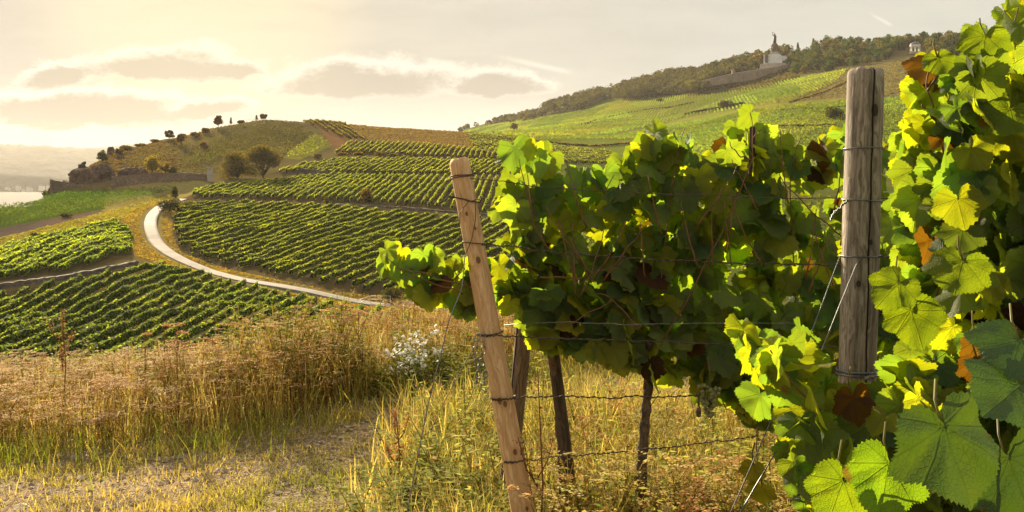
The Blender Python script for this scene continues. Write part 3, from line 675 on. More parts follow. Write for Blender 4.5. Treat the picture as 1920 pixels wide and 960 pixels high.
for poly, y0, y1, ang, sp, qs, c in FARV:
    a = rad(ang); D = np.array([math.sin(a), math.cos(a)]); Nr = np.array([math.cos(a), -math.sin(a)])
    cor = np.array([((px-960)/F*Y, Y) for px, _ in poly for Y in (y0, y1)])
    oo = np.arange((cor@Nr).min(), (cor@Nr).max(), sp); ss = np.arange((cor@D).min(), (cor@D).max(), qs*.8)
    O, S = np.meshgrid(oo, ss); O = O.ravel(); S = S.ravel()+rs.uniform(-.5, .5, O.size)
    X = O*Nr[0]+S*D[0]+rs.normal(0, .15, O.size); Y = O*Nr[1]+S*D[1]
    k = (Y > y0) & (Y < y1); X, Y = X[k], Y[k]; px, py = proj(X, Y); k = inpoly(px, py, poly)
    # bare strips and footpaths between plots
    gap = vnoise(X*.35+Y*.1, Y*.9, 40.0); k &= ~((gap > .47) & (gap < .50)); X, Y = X[k], Y[k]
    C = np.stack([X, Y, gz(X, Y)+rs.uniform(.5, 1.5, len(X))], 1)
    V, f = quads(C, rs.uniform(.8, 1.25, len(C))*qs*1.1, rs.normal(0, 1, (len(C), 3))*[.8, .8, 1]+[0, -.3, .3], .8, rs)
    pt = vnoise(X, Y, 60.0)[:, None]; par = np.abs(np.sin(np.floor((X*Nr[0]+Y*Nr[1]+12*np.sin((X*D[0]+Y*D[1])/70))/34)*12.9898+np.floor((X*D[0]+Y*D[1])/120)*78.233)*43758.5) % 1
    cc = np.array(c)*rs.uniform(.8, 1.2, (len(C), 1))*(.78+.4*pt)*(.72+.5*par[:, None]); cc[:, 0] *= .85+.35*((par*7.3) % 1)
    mb.add(V, f, rep(cc, 4))
tag(mb.build('far_vineyard', M['vine_hill']), kind='stuff')

# rough grass and scrub tufts on banks and the brown slope
SCR = [([(700, 236), (860, 245), (960, 256), (960, 286), (860, 283), (760, 268), (684, 264), (640, 228)], 380, 520, 3400, .6, (.13, .11, .045)),
 ([(400, 238), (490, 222), (560, 225), (590, 252), (525, 298), (400, 325), (330, 322), (320, 262)], 300, 470, 1500, .6, (.085, .078, .032)),
 ([(120, 335), (150, 308), (215, 275), (330, 262), (330, 322), (300, 332), (110, 342)], 292, 420, 3000, .6, (.085, .075, .032)),
 ([(225, 415), (262, 384), (330, 372), (345, 380), (325, 400), (322, 440), (338, 475), (430, 507), (640, 550), (860, 563), (960, 570), (960, 612), (860, 600), (640, 575), (300, 496), (255, 480)], 130, 270, 9000, .32, (.20, .17, .06)),
 ([(-500, 520), (0, 447), (200, 397), (325, 360), (335, 368), (230, 412), (100, 443), (0, 467), (-500, 560)], 170, 285, 5000, .35, (.17, .185, .05)),
 ([(1590, 130), (1700, 112), (1920, 100), (1920, 170), (1700, 180), (1560, 185), (1480, 192)], 480, 900, 3600, 1.1, (.11, .11, .045)),
 ([(1317, 153), (1375, 141), (1480, 126), (1500, 145), (1425, 165), (1320, 178), (1280, 180)], 780, 960, 2600, 1.8, (.075, .075, .035)),
]
mb = MB(); rs = np.random.RandomState(6)
for poly, y0, y1, cnt, qs, c in SCR:
    pa = np.array(poly); px = rs.uniform(pa[:, 0].min(), pa[:, 0].max(), cnt*6); Y = np.exp(rs.uniform(math.log(y0), math.log(y1), cnt*6)); X = (px-960)/F*Y
    pp, py = proj(X, Y); k = inpoly(pp, py, poly) & ~near_lane(X, Y, 2.6); X, Y = X[k][:cnt], Y[k][:cnt]
    C = np.repeat(np.stack([X, Y, gz(X, Y)], 1), 4, 0)+rs.normal(0, .45*qs, (len(X)*4, 3))*[1, 1, .35]; C[:, 2] += qs*.25
    V, f = quads(C, rs.uniform(.6, 1.3, len(C))*qs, None, .7, rs)
    cc = np.array(c)*np.repeat(rs.uniform(.6, 1.4, (len(X), 1)), 4, 0)*(1+rs.normal(0, .12, (len(C), 3)))
    mb.add(V, f, rep(np.clip(cc, 0, 1), 4))
tag(mb.build('scrub_grass', M['tree']), kind='stuff')

# ------------------------------------------------------------------ walls on the hillsides
def wall(name, pts, th, depth_list, label, mat, cap=None, buttress=0):
    """pts: (px, py_base, py_top) at given distance"""
    P = np.array([((a-960)/F*Y, Y, Z(Y, b), Z(Y, c)) for (a, b, c), Y in zip(pts, depth_list)])
    t_ = empty(name, (P[0, 0], P[0, 1], P[0, 2]), label, 'wall'); base = P[0, :3]
    n = 14*(len(P)-1); tt = np.linspace(0, len(P)-1, n); q = np.stack([np.interp(tt, range(len(P)), P[:, k]) for k in range(4)], 1)
    q[:, 3] += np.random.RandomState(len(name)).normal(0, .06, n)
    D = unit(np.gradient(q[:, :2], axis=0)); Nn = np.stack([-D[:, 1], D[:, 0]], 1)
    A = np.stack([q[:, 0], q[:, 1], q[:, 2]-1.5], 1); B = np.stack([q[:, 0]+Nn[:, 0]*.15, q[:, 1]+Nn[:, 1]*.15, q[:, 3]], 1)
    C_ = np.stack([q[:, 0]+Nn[:, 0]*th, q[:, 1]+Nn[:, 1]*th, q[:, 3]], 1); E = C_.copy(); E[:, 2] = A[:, 2]
    V = np.concatenate([A, B, C_, E])-base; i = np.arange(n-1); f = [np.stack([a*n+i, b*n+i, b*n+i+1, a*n+i+1], 1) for a, b in ((0, 1), (1, 2), (2, 3))]
    f.append(np.array([[0, 3*n, 2*n, n], [n-1, 2*n-1, 3*n-1, 4*n-1]]))
    obj('masonry', mesh_data('masonry', V, f, mat, np.full((len(V), 3), .3), None, False), t_)
    if cap:
        mb = MB()
        K = [(B-base)+[0, 0, .01]-np.concatenate([Nn*.12, Nn[:, :1]*0], 1), (B-base)+[0, 0, cap]-np.concatenate([Nn*.12, Nn[:, :1]*0], 1), (C_-base)+[0, 0, cap], (C_-base)+[0, 0, .01]]
        f = [np.stack([a*n+i, b*n+i, b*n+i+1, a*n+i+1], 1) for a, b in ((0, 1), (1, 2), (2, 3))]
        obj('coping', mesh_data('coping', np.concatenate(K), f, M['stone'], None, None, False), t_)
    for k in range(buttress):
        j = int((k+.5)*n/buttress); hgt = q[j, 3]-q[j, 2]
        obj('buttress', mesh_data('buttress', *box(q[j, 0]-base[0]-Nn[j, 0]*.3, q[j, 1]-base[1]-Nn[j, 1]*.3, q[j, 2]-base[2]+hgt*.5-.4, 1.0*th, 1.0*th, hgt+1.0, math.atan2(D[j, 1], D[j, 0])), mat, None, None, False), t_)
    return t_
wall('retaining_wall', [(97, 366, 337), (118, 367, 341), (150, 366, 346), (210, 367, 350)], 1.2, [283, 286, 288, 287], 'reddish rubble retaining wall under the rocky spur, its left lower stretch', M['wall'], None, 1)
wall('retaining_wall', [(206, 367, 348), (212, 366, 331), (270, 362, 325), (330, 352, 324), (390, 345, 326)], 1.2, [286.5, 286, 289, 293, 304], 'taller reddish retaining wall stretch between the pale tree and the concrete lane', M['wall'], None, 2)
wall('dry_stone_wall', [(-260, 585, 565), (0, 553, 532), (60, 543, 524), (130, 529, 515), (200, 512, 501), (262, 497, 489)], 1.0, [138, 141, 143, 147, 152, 160], 'low dry stone wall between the leafy patch and the dark lower field', M['drystone'])
wall('dry_stone_wall', [(628, 387, 382), (700, 394, 386), (760, 399, 388), (860, 410, 397), (960, 420, 404)], .8, [252, 247, 245, 240, 236], 'dark terrace wall under the long terrace beside the pine post', M['drystone'])
wall('parapet_wall', [(752, 577, 565), (800, 581, 568), (860, 585, 571), (960, 592, 578)], .4, [149, 148, 147, 145], 'low grey parapet beside the lane behind the hanging vine branch', M['stone'])
wall('terrace_wall', [(1317, 158, 152), (1345, 157, 145), (1375, 152, 138), (1415, 148, 132), (1450, 142, 126), (1478, 138, 121)], 2.2, [930, 926, 924, 926, 930, 934], 'long pale terrace wall climbing towards the statue monument', M['wallpale'], .6, 7)
wall('field_wall', [(560, 318, 314), (640, 330, 325)], .6, [326, 321], 'short low wall at the left end of the upper terrace', M['drystone'])

# pale portal stone at the end of the red wall
mb = MB(); b0 = hit(394, 340, 280, 330)
mb.add(*box(0, 0, 2.2, 1.6, 1.6, 4.8)); mb.add(*box(0, 0, 4.75, 2.0, 2.0, .3))
o = mb.build('gate_pillar', M['stone'], None, False, tuple(b0)); tag(o, 'pale stone gate pillar at the right end of the reddish wall', 'pillar')

# rock outcrops on the spur
def rock(px, py, wpx, hpx, ymin, ymax, seed, label):
    b = hit(px, py, ymin, ymax); rs = np.random.RandomState(seed); s = b[1]/F
    n, m_ = 26, 14; th = np.linspace(0, 2*np.pi, n, endpoint=False); V = []
    for j in range(m_):
        ph = j/(m_-1)*np.pi/2; r = np.cos(ph)**.7
        x = np.cos(th)*r; y = np.sin(th)*r
        k = 1+.75*(fbm(x*3+seed, y*3+j*.35, 1.0)-.5)+.25*(np.round(fbm(x*5+seed*2, y*5+j, 1.0)*5)/5-.5)
        V.append(np.stack([x*k*wpx*s/2, y*k*wpx*s/3.2, (math.sin(ph)**.8*hpx*s*(.8+.4*fbm(x*4, y*4+seed, 1.0)))-.8*(j == 0)], 1))
    V = np.concatenate(V); q = [[j*n+i, j*n+(i+1) % n, (j+1)*n+(i+1) % n, (j+1)*n+i] for j in range(m_-1) for i in range(n)]
    o = obj('rock_outcrop', mesh_data('rock_outcrop', V, np.array(q), M['rock'], None, None, False), None, tuple(b)); tag(o, label, 'rock')
M['rock'] = solid('dark reddish rock', (.13, .085, .065), .95, .5, .35, 1.0, .5)
rock(160, 341, 60, 26, 290, 330, 3, 'dark reddish rock face rising over the left end of the retaining wall')
rock(192, 339, 46, 30, 290, 330, 9, 'dark craggy rock face right of the spur tip rock')
rock(208, 289, 14, 14, 330, 370, 5, 'small pointed rock standing on the skyline of the spur')
rock(250, 330, 50, 16, 294, 330, 12, 'broad brown rock ledge left of the pale tree')

# ------------------------------------------------------------------ trees
def tree_data(kind, seed, Hh, W, nq, qs, col):
    """returns (trunk MB, crown MB) for a tree H high and W wide, base at the origin"""
    rs = np.random.RandomState(seed); tb = MB(); cb = MB()
    if kind == 'conifer':
        tb.add(*tube([(0, 0, -.5), (0, 0, Hh*.95)], [Hh*.03, Hh*.006], 6))
        z = rs.uniform(.15, 1, nq)**.8; a = rs.uniform(0, 2*np.pi, nq); lay = .62+.38*np.sin(z*38); r = (1-z)*W*.5*rs.uniform(.3, 1, nq)*lay+.02*W
        C = np.stack([np.cos(a)*r, np.sin(a)*r, z*Hh-r*.25], 1); nrm = np.stack([np.cos(a)*.4, np.sin(a)*.4, np.ones(nq)], 1)+rs.normal(0, .4, (nq, 3))
    elif kind == 'bush':
        tb.add(*tube([(0, 0, -.3), (0, 0, Hh*.5)], [Hh*.05, Hh*.02], 5))
        K = 7; cc_ = np.stack([rs.uniform(-.3, .3, K)*W, rs.uniform(-.3, .3, K)*W, rs.uniform(.3, .62, K)*Hh], 1); k = rs.randint(0, K, nq)
        d = unit(rs.normal(size=(nq, 3))); C = cc_[k]+d*(rs.uniform(.6, 1.05, nq)[:, None])*np.array([W*.27, W*.27, Hh*.36]); C[:, 2] = np.maximum(C[:, 2], .05*Hh); nrm = d+rs.normal(0, .6, (nq, 3))
    else:
        th = .05*Hh if kind == 'low' else .20*Hh
        tb.add(*tube([(0, 0, -.5), (0, 0, th), (rs.normal(0, .03)*W, 0, Hh*.6)], [Hh*.035, Hh*.028, Hh*.01], 7))
        K = 22 if kind != 'thin' else 17; cc_ = []
        for i in range(K):
            a = rs.uniform(0, 2*np.pi); r = math.sqrt(rs.uniform(0, 1))*.34*W; zt = rs.uniform(.0, 1.0)**(.8 if kind == 'low' else 1)
            rr = r*(math.sqrt(max(.05, 1-.85*zt**2.2)) if kind == 'low' else 1-.35*zt); p = np.array([math.cos(a)*rr, math.sin(a)*rr, th+((.10 if kind == 'low' else .18)+zt*(.74 if kind == 'low' else .66))*(Hh-th)]); cc_.append(p)
            tb.add(*tube([(0, 0, th*.8+.1*i/K*Hh), p*.55+np.array([0, 0, th*.35]), p], [Hh*.016, Hh*.01, Hh*.004], 4))
        cc_ = np.array(cc_); cs = rs.uniform(.13, .23, K)*W*(.62 if kind == 'thin' else 1)
        k = rs.randint(0, K, nq); d = unit(rs.normal(size=(nq, 3))); C = cc_[k]+d*(cs[k]*rs.uniform(.55, 1.08, nq))[:, None]*[1, 1, .8]; nrm = d+rs.normal(0, .6, (nq, 3))
    V, f = quads(C, rs.uniform(.6, 1.3, nq)*qs, nrm, .8, rs)
    cv = np.array(col)*rs.uniform(.6, 1.4, (nq, 1))*(1+rs.normal(0, .1, (nq, 3)))
    cb.add(V, f, rep(np.clip(cv, 0, 1), 4)); return tb, cb
def tree(name, kind, px, py, hpx, wpx, ymin, ymax, col, label, nq=900, cat='tree', seed=None, group=None, sink=0):
    b = hit(px, py, ymin, ymax); s = b[1]/F; Hh = hpx*s; W = wpx*s; seed = seed or int(px*7+py)
    tb, cb = tree_data(kind, seed, Hh, W, nq, max(2.7*s, Hh*.045)*1.15, col)
    t_ = empty(name, (b[0], b[1], b[2]-sink), label, cat, group)
    tb.build('stem' if kind == 'bush' else 'trunk', M['barkfar'], t_); cb.build('crown', M['tree'], t_); return t_
OL = (.095, .092, .026); DK = (.05, .06, .02); BR = (.11, .075, .03)
tree('broadleaf_tree', 'low', 445, 336, 58, 80, 300, 340, OL, 'broad olive tree standing left of its twin beside the long terrace', 4600)
tree('broadleaf_tree', 'low', 493, 334, 64, 78, 300, 340, OL, 'tall olive tree, right one of the twin pair by the long terrace', 4600)
tree('broadleaf_tree', 'round', 285, 328, 38, 42, 294, 320, (.17, .16, .045), 'pale yellow green tree standing above the reddish wall', 1600)
tree('broadleaf_tree', 'round', 310, 328, 26, 22, 296, 320, (.13, .12, .04), 'small yellowish tree just right of the pale tree', 700)
tree('shrub', 'bush', 325, 331, 20, 14, 294, 320, DK, 'dark narrow shrub hanging over the reddish wall', 500, 'shrub')
tree('ridge_tree', 'thin', 317, 262, 18, 24, 360, 430, BR, 'small open crowned tree on the skyline above the pale tree', 1100)
tree('ridge_tree', 'round', 340, 272, 22, 22, 360, 430, BR, 'rounded dark tree on the skyline right of the open crowned one', 700)
tree('ridge_tree', 'round', 409, 240, 24, 22, 400, 450, BR, 'lone dark tree highest on the left shoulder of the hill', 700)
tree('ridge_tree', 'thin', 494, 224, 12, 18, 430, 470, BR, 'small dark tree on the hill top near the white fence', 800)
tree('ridge_tree', 'conifer', 481, 224, 10, 8, 430, 470, BR, 'tiny pointed tree left of the hill top tree', 200)
tree('ridge_tree', 'conifer', 433, 232, 14, 8, 420, 460, BR, 'slim pointed tree right of the lone shoulder tree', 200)
tree('shrub', 'bush', 383, 280, 16, 15, 370, 430, (.10, .06, .03), 'round brown shrub alone on the dull green slope', 400, 'shrub')
tree('broadleaf_tree', 'round', 192, 306, 24, 26, 300, 350, DK, 'dark tree on the spur edge left of the skyline rock', 800)
tree('broadleaf_tree', 'thin', 155, 319, 22, 22, 296, 340, DK, 'small dark leaning tree above the rocky spur tip', 1000)
tree('shrub', 'thin', 137, 328, 12, 12, 292, 330, DK, 'tiny shrub on the slope left of the small dark tree', 250, 'shrub')
tree('shrub', 'bush', 121, 340, 11, 14, 285, 300, OL, 'round shrub on the corner of the reddish wall', 350, 'shrub')
tree('shrub', 'bush', 86, 366, 13, 16, 272, 292, DK, 'dark shrub at the foot of the wall corner', 350, 'shrub')
tree('shrub', 'bush', 95, 366, 17, 10, 276, 292, DK, 'narrow shrub squeezed against the wall corner', 250, 'shrub')
tree('shrub', 'bush', 318, 396, 26, 42, 232, 262, DK, 'large dark shrub on the inside of the lane bend', 1200, 'shrub')
tree('shrub', 'bush', 350, 390, 16, 34, 236, 262, (.10, .11, .035), 'lighter low shrub right of the dark lane bend shrub', 700, 'shrub')
tree('shrub', 'bush', 328, 372, 24, 14, 246, 275, DK, 'upright shrub behind the lane bend shrub', 500, 'shrub')
tree('shrub', 'bush', 689, 380, 30, 24, 245, 262, (.10, .08, .03), 'round brownish shrub at the terrace edge between vine rows', 900, 'shrub')
tree('shrub', 'bush', 612, 380, 13, 10, 245, 262, (.10, .12, .03), 'small green shrub at the terrace edge left of the brownish one', 250, 'shrub')
tree('shrub', 'bush', 735, 566, 30, 40, 148, 162, DK, 'dark dense shrub beside the railing above the lane', 1200, 'shrub')
tree('shrub', 'bush', 825, 574, 20, 50, 148, 162, DK, 'low dark shrub behind the parapet and hanging branch', 900, 'shrub')
tree('shrub', 'bush', 70, 447, 12, 22, 188, 205, DK, 'low dark shrub on the yellow verge at far left', 350, 'shrub')
tree('shrub', 'bush', 126, 408, 10, 24, 205, 225, DK, 'low dark shrub at the edge of the shaded green field', 350, 'shrub')
for i, (a, b, c, d) in enumerate([(595, 296, 9, 18), (640, 292, 7, 22), (712, 292, 9, 22), (735, 293, 6, 24), (672, 291, 7, 22)]):
    tree('shrub', 'bush', a, b, c, d, 355, 400, (.12, .095, .03), ['round brown shrub at the left end of the bank above the upper terrace', 'low brown shrub second along the bank above the upper terrace', 'bulging shrub near the right end of the bank above the upper terrace', 'flat shrub ending the bank above the upper terrace', 'low shrub midway along the bank above the upper terrace'][i], 350, 'shrub')
for i, (a, b, c, d) in enumerate([(236, 281, 9, 26), (265, 272, 7, 24), (290, 268, 8, 22), (366, 258, 11, 20), (386, 250, 12, 16), (225, 290, 12, 18), (452, 229, 7, 12)]):
    tree('shrub', 'bush', a, b, c, d, 330, 460, (.09, .07, .03), ['dark shrub on the skyline right of the pointed rock', 'low shrub on the skyline second from the pointed rock', 'low shrub on the skyline left of the open crowned tree', 'brown shrub on the skyline between rounded and lone trees', 'golden shrub just left of the lone shoulder tree', 'shrub behind the pointed skyline rock', 'low shrub on the hill top left of the white fence'][i], 350, 'shrub')
tree('field_tree', 'round', 964, 246, 15, 18, 600, 1100, BR, 'small brown tree in the pale valley left of the near vine tip', 350)
tree('field_tree', 'bush', 1565, 224, 26, 40, 440, 560, (.04, .05, .02), 'dark round tree standing in the green field left of the big grey post', 1200)
tree('field_tree', 'bush', 1362, 203, 16, 30, 560, 800, (.06, .07, .03), 'dull rounded tree in the green field below the monument', 700)
tree('field_tree', 'round', 1257, 180, 15, 17, 930, 1150, (.12, .12, .05), 'round pale tree in front of the wood left of the monument', 350)
tree('field_tree', 'bush', 1238, 191, 7, 11, 850, 1100, DK, 'tiny dark shrub on the slope below the round pale tree', 150, 'shrub')
tree('field_tree', 'bush', 1093, 206, 6, 11, 950, 1300, DK, 'tiny dark shrub at the edge of the wood on the left slope', 150, 'shrub')
tree('broadleaf_tree', 'round', 1420, 128, 26, 26, 935, 1010, (.19, .13, .035), 'ochre tree touching the left side of the monument', 700)
for a, b, c, d, l in [(1525, 87, 18, 11, 'dark conifer above the wood just right of the monument'), (1496, 96, 18, 10, 'dark conifer second right of the monument'), (1477, 102, 20, 11, 'dark conifer directly behind the right side of the monument'),
                  (1638, 72, 14, 10, 'lone dark conifer above the wood left of the big grey post'), (1702, 64, 17, 12, 'dark conifer highest above the wood left of the white pavilion'), (1712, 64, 15, 11, 'dark conifer right of the highest one by the pavilion'), (1692, 65, 12, 9, 'short dark conifer left of the highest one'), (1412, 112, 12, 9, 'dark conifer above the ochre tree')]:
    tree('conifer', 'conifer', a, b, c, d, 930, 1100, (.03, .035, .02), l, 350)

# wood on the right hill: individual trees, shared meshes
protos = []
for i in range(8):
    colw = [(.055, .080, .026), (.050, .075, .028), (.085, .095, .028), (.042, .062, .030), (.075, .075, .028), (.060, .088, .028), (.048, .070, .028), (.12, .10, .032)][i]
    tb, cb = tree_data('low', 900+i, 13.0, 13.0, 520, 1.35, colw)
    protos.append((tb.data('trunk', M['barkfar']), cb.data('crown', M['wood_far'])))
WOOD = [(1480, 128), (1500, 142), (1545, 135), (1590, 127), (1640, 118), (1668, 110), (1700, 104), (1740, 112), (1790, 108), (1850, 104), (1925, 96), (1960, 90), (1960, 50), (1925, 62), (1850, 66), (1780, 74), (1700, 80), (1640, 86), (1560, 84), (1510, 96), (1480, 106)]
rs = np.random.RandomState(77); placed = []
cand = 0
while len(placed) < 285 and cand < 60000:
    cand += 1
    px = rs.uniform(1480, 1960); py = rs.uniform(50, 145)
    if not inpoly([px], [py], WOOD)[0]: continue
    X, Y, _z = hit(px, py, 700, 1150)
    if abs(px-1716) < 20 and Y < 905: continue
    if any((X-q[0])**2+(Y-q[1])**2 < 22 for q in placed): continue
    placed.append((X, Y))
placed.sort(key=lambda q: q[1])
for i, (X, Y) in enumerate(placed):
    tm, cm = protos[rs.randint(0, 8)] if rs.rand() > .1 else protos[7]
    px = 960+F*X/Y
    side_ = 'between the monument and the big grey post' if px < 1590 else ('behind the big grey post' if px < 1655 else 'right of the big grey post')
    t_ = empty('woodland_tree', (X, Y, float(gz(X, Y))-1.0), 'broadleaf tree in the hill wood '+side_, 'tree', 'broadleaf trees of the hill wood '+side_)
    s = rs.uniform(.8, 1.15)*(.8 if Y < 850 else 1); t_.scale = (s*rs.uniform(.9, 1.2), s*rs.uniform(.9, 1.2), s*(1.0 if px > 1520 else .75)); t_.rotation_euler = (0, 0, rs.uniform(0, 6.28))
    obj('trunk', tm, t_); obj('crown', cm, t_)
# the long wooded slope left of the monument reads as one mass
mb = MB(); rs = np.random.RandomState(78)
LW = [(862, 243), (922, 231), (990, 226), (1020, 216), (1085, 208), (1135, 190), (1222, 185), (1272, 178), (1325, 178), (1340, 160), (1420, 130), (1480, 118), (1480, 104), (1440, 108), (1400, 116), (1340, 126), (1270, 130), (1222, 148), (1160, 170), (1065, 186), (985, 212), (920, 228), (862, 248)]
cnt = 0
for _ in range(30000):
    px = rs.uniform(862, 1480); py = rs.uniform(100, 252)
    if not inpoly([px], [py], LW)[0]: continue
    X, Y, zg = hit(px, py+2, 900, 1560); s = Y/F; rC = rs.uniform(3.8, 7.0) if px > 1020 else rs.uniform(3.2, 5); n = 60
    if 1425 < px < 1480 and Y < 990: continue
    hg = rs.uniform(7, 14) if px > 1020 else rs.uniform(4, 7)
    d = unit(rs.normal(size=(n, 3))); d[:, 2] = np.abs(d[:, 2])*1.3-.25; C = np.array([X, Y, zg+hg-rC*.6])+d*rC*rs.uniform(.8, 1.1, (n, 1))
    V, f = quads(C, rs.uniform(1.6, 3.0, n), d+rs.normal(0, .5, (n, 3)), .85, rs)
    c = np.array([(.075, .07, .03), (.06, .06, .028), (.09, .08, .03), (.11, .095, .032)][rs.randint(0, 4)])
    mb.add(V, f, rep(c*rs.uniform(.7, 1.3, (n, 1)), 4)); cnt += 1
    if cnt > 1150: break
tag(mb.build('distant_wood', M['wood_far']), kind='stuff')

# ------------------------------------------------------------------ monument
def at(px, py, Y): return np.array([(px-960)/F*Y, Y, Z(Y, py)])
MO = at(1452, 127, 952); mon = empty('statue_monument', tuple(MO), 'tall dark statue monument with a grey wrapped base on the hill top', 'monument'); s = 952/F
def part(name, mat, parent, *pieces, smooth=False):
    mb = MB()
    for p in pieces: mb.add(*p)
    return mb.build(name, mat, parent, smooth)
rot = rad(-24)
part('lower_plinth', M['stone'], mon, box(-1*s, 0, 1.2, 46*s, 20, 5.0, rot))
part('scaffold_wrap', M['wrap'], mon, box(-3.5*s, 0, 8.6, 30*s, 13, 9.8, rot), box(6*s, -4, 7.0, 14*s, 11, 8.0, rot))
part('scaffold_bay', M['wrapdark'], mon, box(-17*s, -5.0, 9.0, 5*s, 4, 8.5, rot), box(-17*s, -7.2, 6.5, 5.6*s, .4, .5, rot), box(-17*s, -7.2, 10.5, 5.6*s, .4, .5, rot))
part('side_block', M['pedestal'], mon, box(15*s, -2, 3.8, 18*s, 12, 5.0, rot))
part('side_wrap', M['wrap'], mon, box(17*s, 1, 9.2, 11*s, 9, 6.5, rot))
part('upper_step', M['stone'], mon, box(.5*s, 0, 14.2, 16*s, 11, 1.6, rot), box(.5*s, 0, 15.6, 14*s, 10, 1.4, rot))
ped = MB(); ped.add(*lathe([(4.6, 16.2), (4.6, 17.0), (3.9, 17.5), (3.5, 18.2), (3.3, 22.6), (3.9, 23.2), (3.9, 24.0), (3.2, 24.4), (3.0, 25.3), (2.2, 26.0), (2.0, 26.6)], 20, (.5*s, 0, 0)))
pd = ped.build('pedestal', M['pedestal'], mon, False)
for k in range(8):
    a = k*math.pi/4; part('relief_figure', M['bronze'], pd, lathe([(.1, 18.3), (.5, 18.4), (.42, 20), (.45, 21.2), (.2, 21.6), (.28, 22.0), (.1, 22.3)], 6, (.5*s+math.cos(a)*3.45, math.sin(a)*3.45, 0)), smooth=True)
# the robed figure: one continuous surface
fv = [(0, 0, 26.4), (0, 0, 28.6), (0, 0, 30.6), (0, -.05, 32.6), (0, -.1, 34.2), (0, -.1, 35.3), (0, -.15, 36.4), (-.9, -.1, 34.6), (-1.7, -.3, 34.2), (-2.1, -.5, 35.6), (-2.15, -.6, 37.0), (.95, 0, 34.5), (1.5, -.2, 33.2), (1.35, -.6, 31.9)]
fe = [(0, 1), (1, 2), (2, 3), (3, 4), (4, 5), (5, 6), (4, 7), (7, 8), (8, 9), (9, 10), (4, 11), (11, 12), (12, 13)]
fr = [2.1, 2.0, 1.7, 1.25, 1.3, .55, .8, .65, .5, .42, .4, .7, .55, .45]
me = bpy.data.meshes.new('statue'); me.from_pydata([(a+.5*s, b, c) for a, b, c in fv], fe, []); st = obj('statue', me, mon); me.materials.append(M['bronze'])
sk = st.modifiers.new('skin', 'SKIN')
for v_, r_ in zip(me.skin_vertices[0].data, fr): v_.radius = (r_, r_*.9)
me.skin_vertices[0].data[0].use_root = True
sb = st.modifiers.new('sub', 'SUBSURF'); sb.levels = 1; sb.render_levels = 2
part('crown', M['bronze'], st, lathe([(.3, 37.2), (.7, 37.4), (.62, 38.0), (.2, 38.3)], 8, (-2.15+.5*s, -.6, 0)))
part('sword', M['bronze'], st, tube([(1.4+.5*s, -.8, 26.8), (1.4+.5*s, -.8, 33.2)], .16, 6), box(1.4+.5*s, -.8, 32.2, 1.1, .2, .2))
part('hair', M['bronze'], st, lathe([(.3, 34.3), (.75, 34.8), (.7, 36.2), (.55, 37.0), (.1, 37.3)], 9, (.1+.5*s, .25, 0)), smooth=True)
# baluster posts along the terrace edge
for i in range(12):
    px = 1420+i*5.4+rs.uniform(-.6, .6); p = at(px, np.interp(px, [1415, 1450, 1478], [132, 126, 121]), 927)
    mb = MB(); mb.add(*lathe([(.45, -.3), (.45, 1.6), (.6, 1.7), (.6, 1.95), (.2, 2.2)], 8)); o = mb.build('stone_post', M['stone'], None, False, tuple(p))
    tag(o, '{} pale stone post from the left on the terrace wall below the statue'.format(ordinal(i+1)), 'post', 'stone posts on the terrace wall')
p = at(1375, 138, 922); mb = MB(); mb.add(*box(0, 0, 1.2, 3, 3, 3.6)); mb.add(*box(0, 0, 3.2, 3.6, 3.6, .5)); mb.add(*lathe([(1.0, 3.4), (.9, 4.2), (.2, 5)], 8))
tag(mb.build('wall_pier', M['wallpale'], None, False, tuple(p)), 'square pier with a knob halfway along the terrace wall', 'pier')

# white round pavilion
p = hit(1716, 101, 700, 850); p[2] += 1.0; print('pavilion', p); s = p[1]/F; pav = empty('round_pavilion', tuple(p), 'small white columned round pavilion with dark dome at the wood edge', 'pavilion')
part('step_base', M['stone'], pav, lathe([(5.6, -1.5), (5.6, .4), (5.0, .4), (5.0, .8)], 24), smooth=False)
for k in range(8):
    a = (k+.5)*math.pi/4; part('column', M['white'], pav, lathe([(.5, .8), (.5, 1.1), (.38, 1.2), (.33, 5.4), (.5, 5.6), (.5, 5.9)], 10, (math.cos(a)*4.1, math.sin(a)*4.1, 0)), smooth=True)
part('entablature', M['white'], pav, lathe([(4.5, 5.9), (4.7, 6.0), (4.7, 6.9), (5.0, 7.1), (5.0, 7.4)], 24))
part('dome', M['slate'], pav, lathe([(4.7, 7.4), (4.5, 8.1), (3.8, 9.0), (2.6, 9.8), (1.2, 10.2), (.3, 10.4), (.15, 11.2), (.02, 11.3)], 24), smooth=True)

# railing on the lane, white fence on the hill top, marker posts
p = at(694, 573, 149); p[2] = float(gz(p[0], p[1])); ral = empty('path_railing', tuple(p), 'pale metal railing beside the lane near the dark shrub', 'railing')
for x in (0, 1.7, 3.4): part('post', M['rail'], ral, tube([(x, 0, -.3), (x, 0, 1.25)], .05, 6), smooth=True)
for z in (.65, 1.22): part('rail', M['rail'], ral, tube([(-.05, 0, z), (3.45, 0, z)], .05, 6), smooth=True)
part('side_rail', M['rail'], ral, tube([(0, 0, 1.22), (-1.6, -3.2, .95)], .045, 6), tube([(0, 0, .65), (-1.6, -3.2, .4)], .045, 6), smooth=True)
p = hit(462, 225, 430, 470); fe_ = empty('white_fence', tuple(p), 'thin white rail fence on the very top of the hill', 'fence')
for x in np.arange(0, 17, 4): part('post', M['rail'], fe_, tube([(x, 0, -.5), (x, 0, 1.6)], .09, 5))
part('rail', M['rail'], fe_, tube([(0, 0, 1.5), (16, 0, 1.3)], .09, 5), tube([(16, 0, 1.3), (24, -8, -.2)], .12, 5))
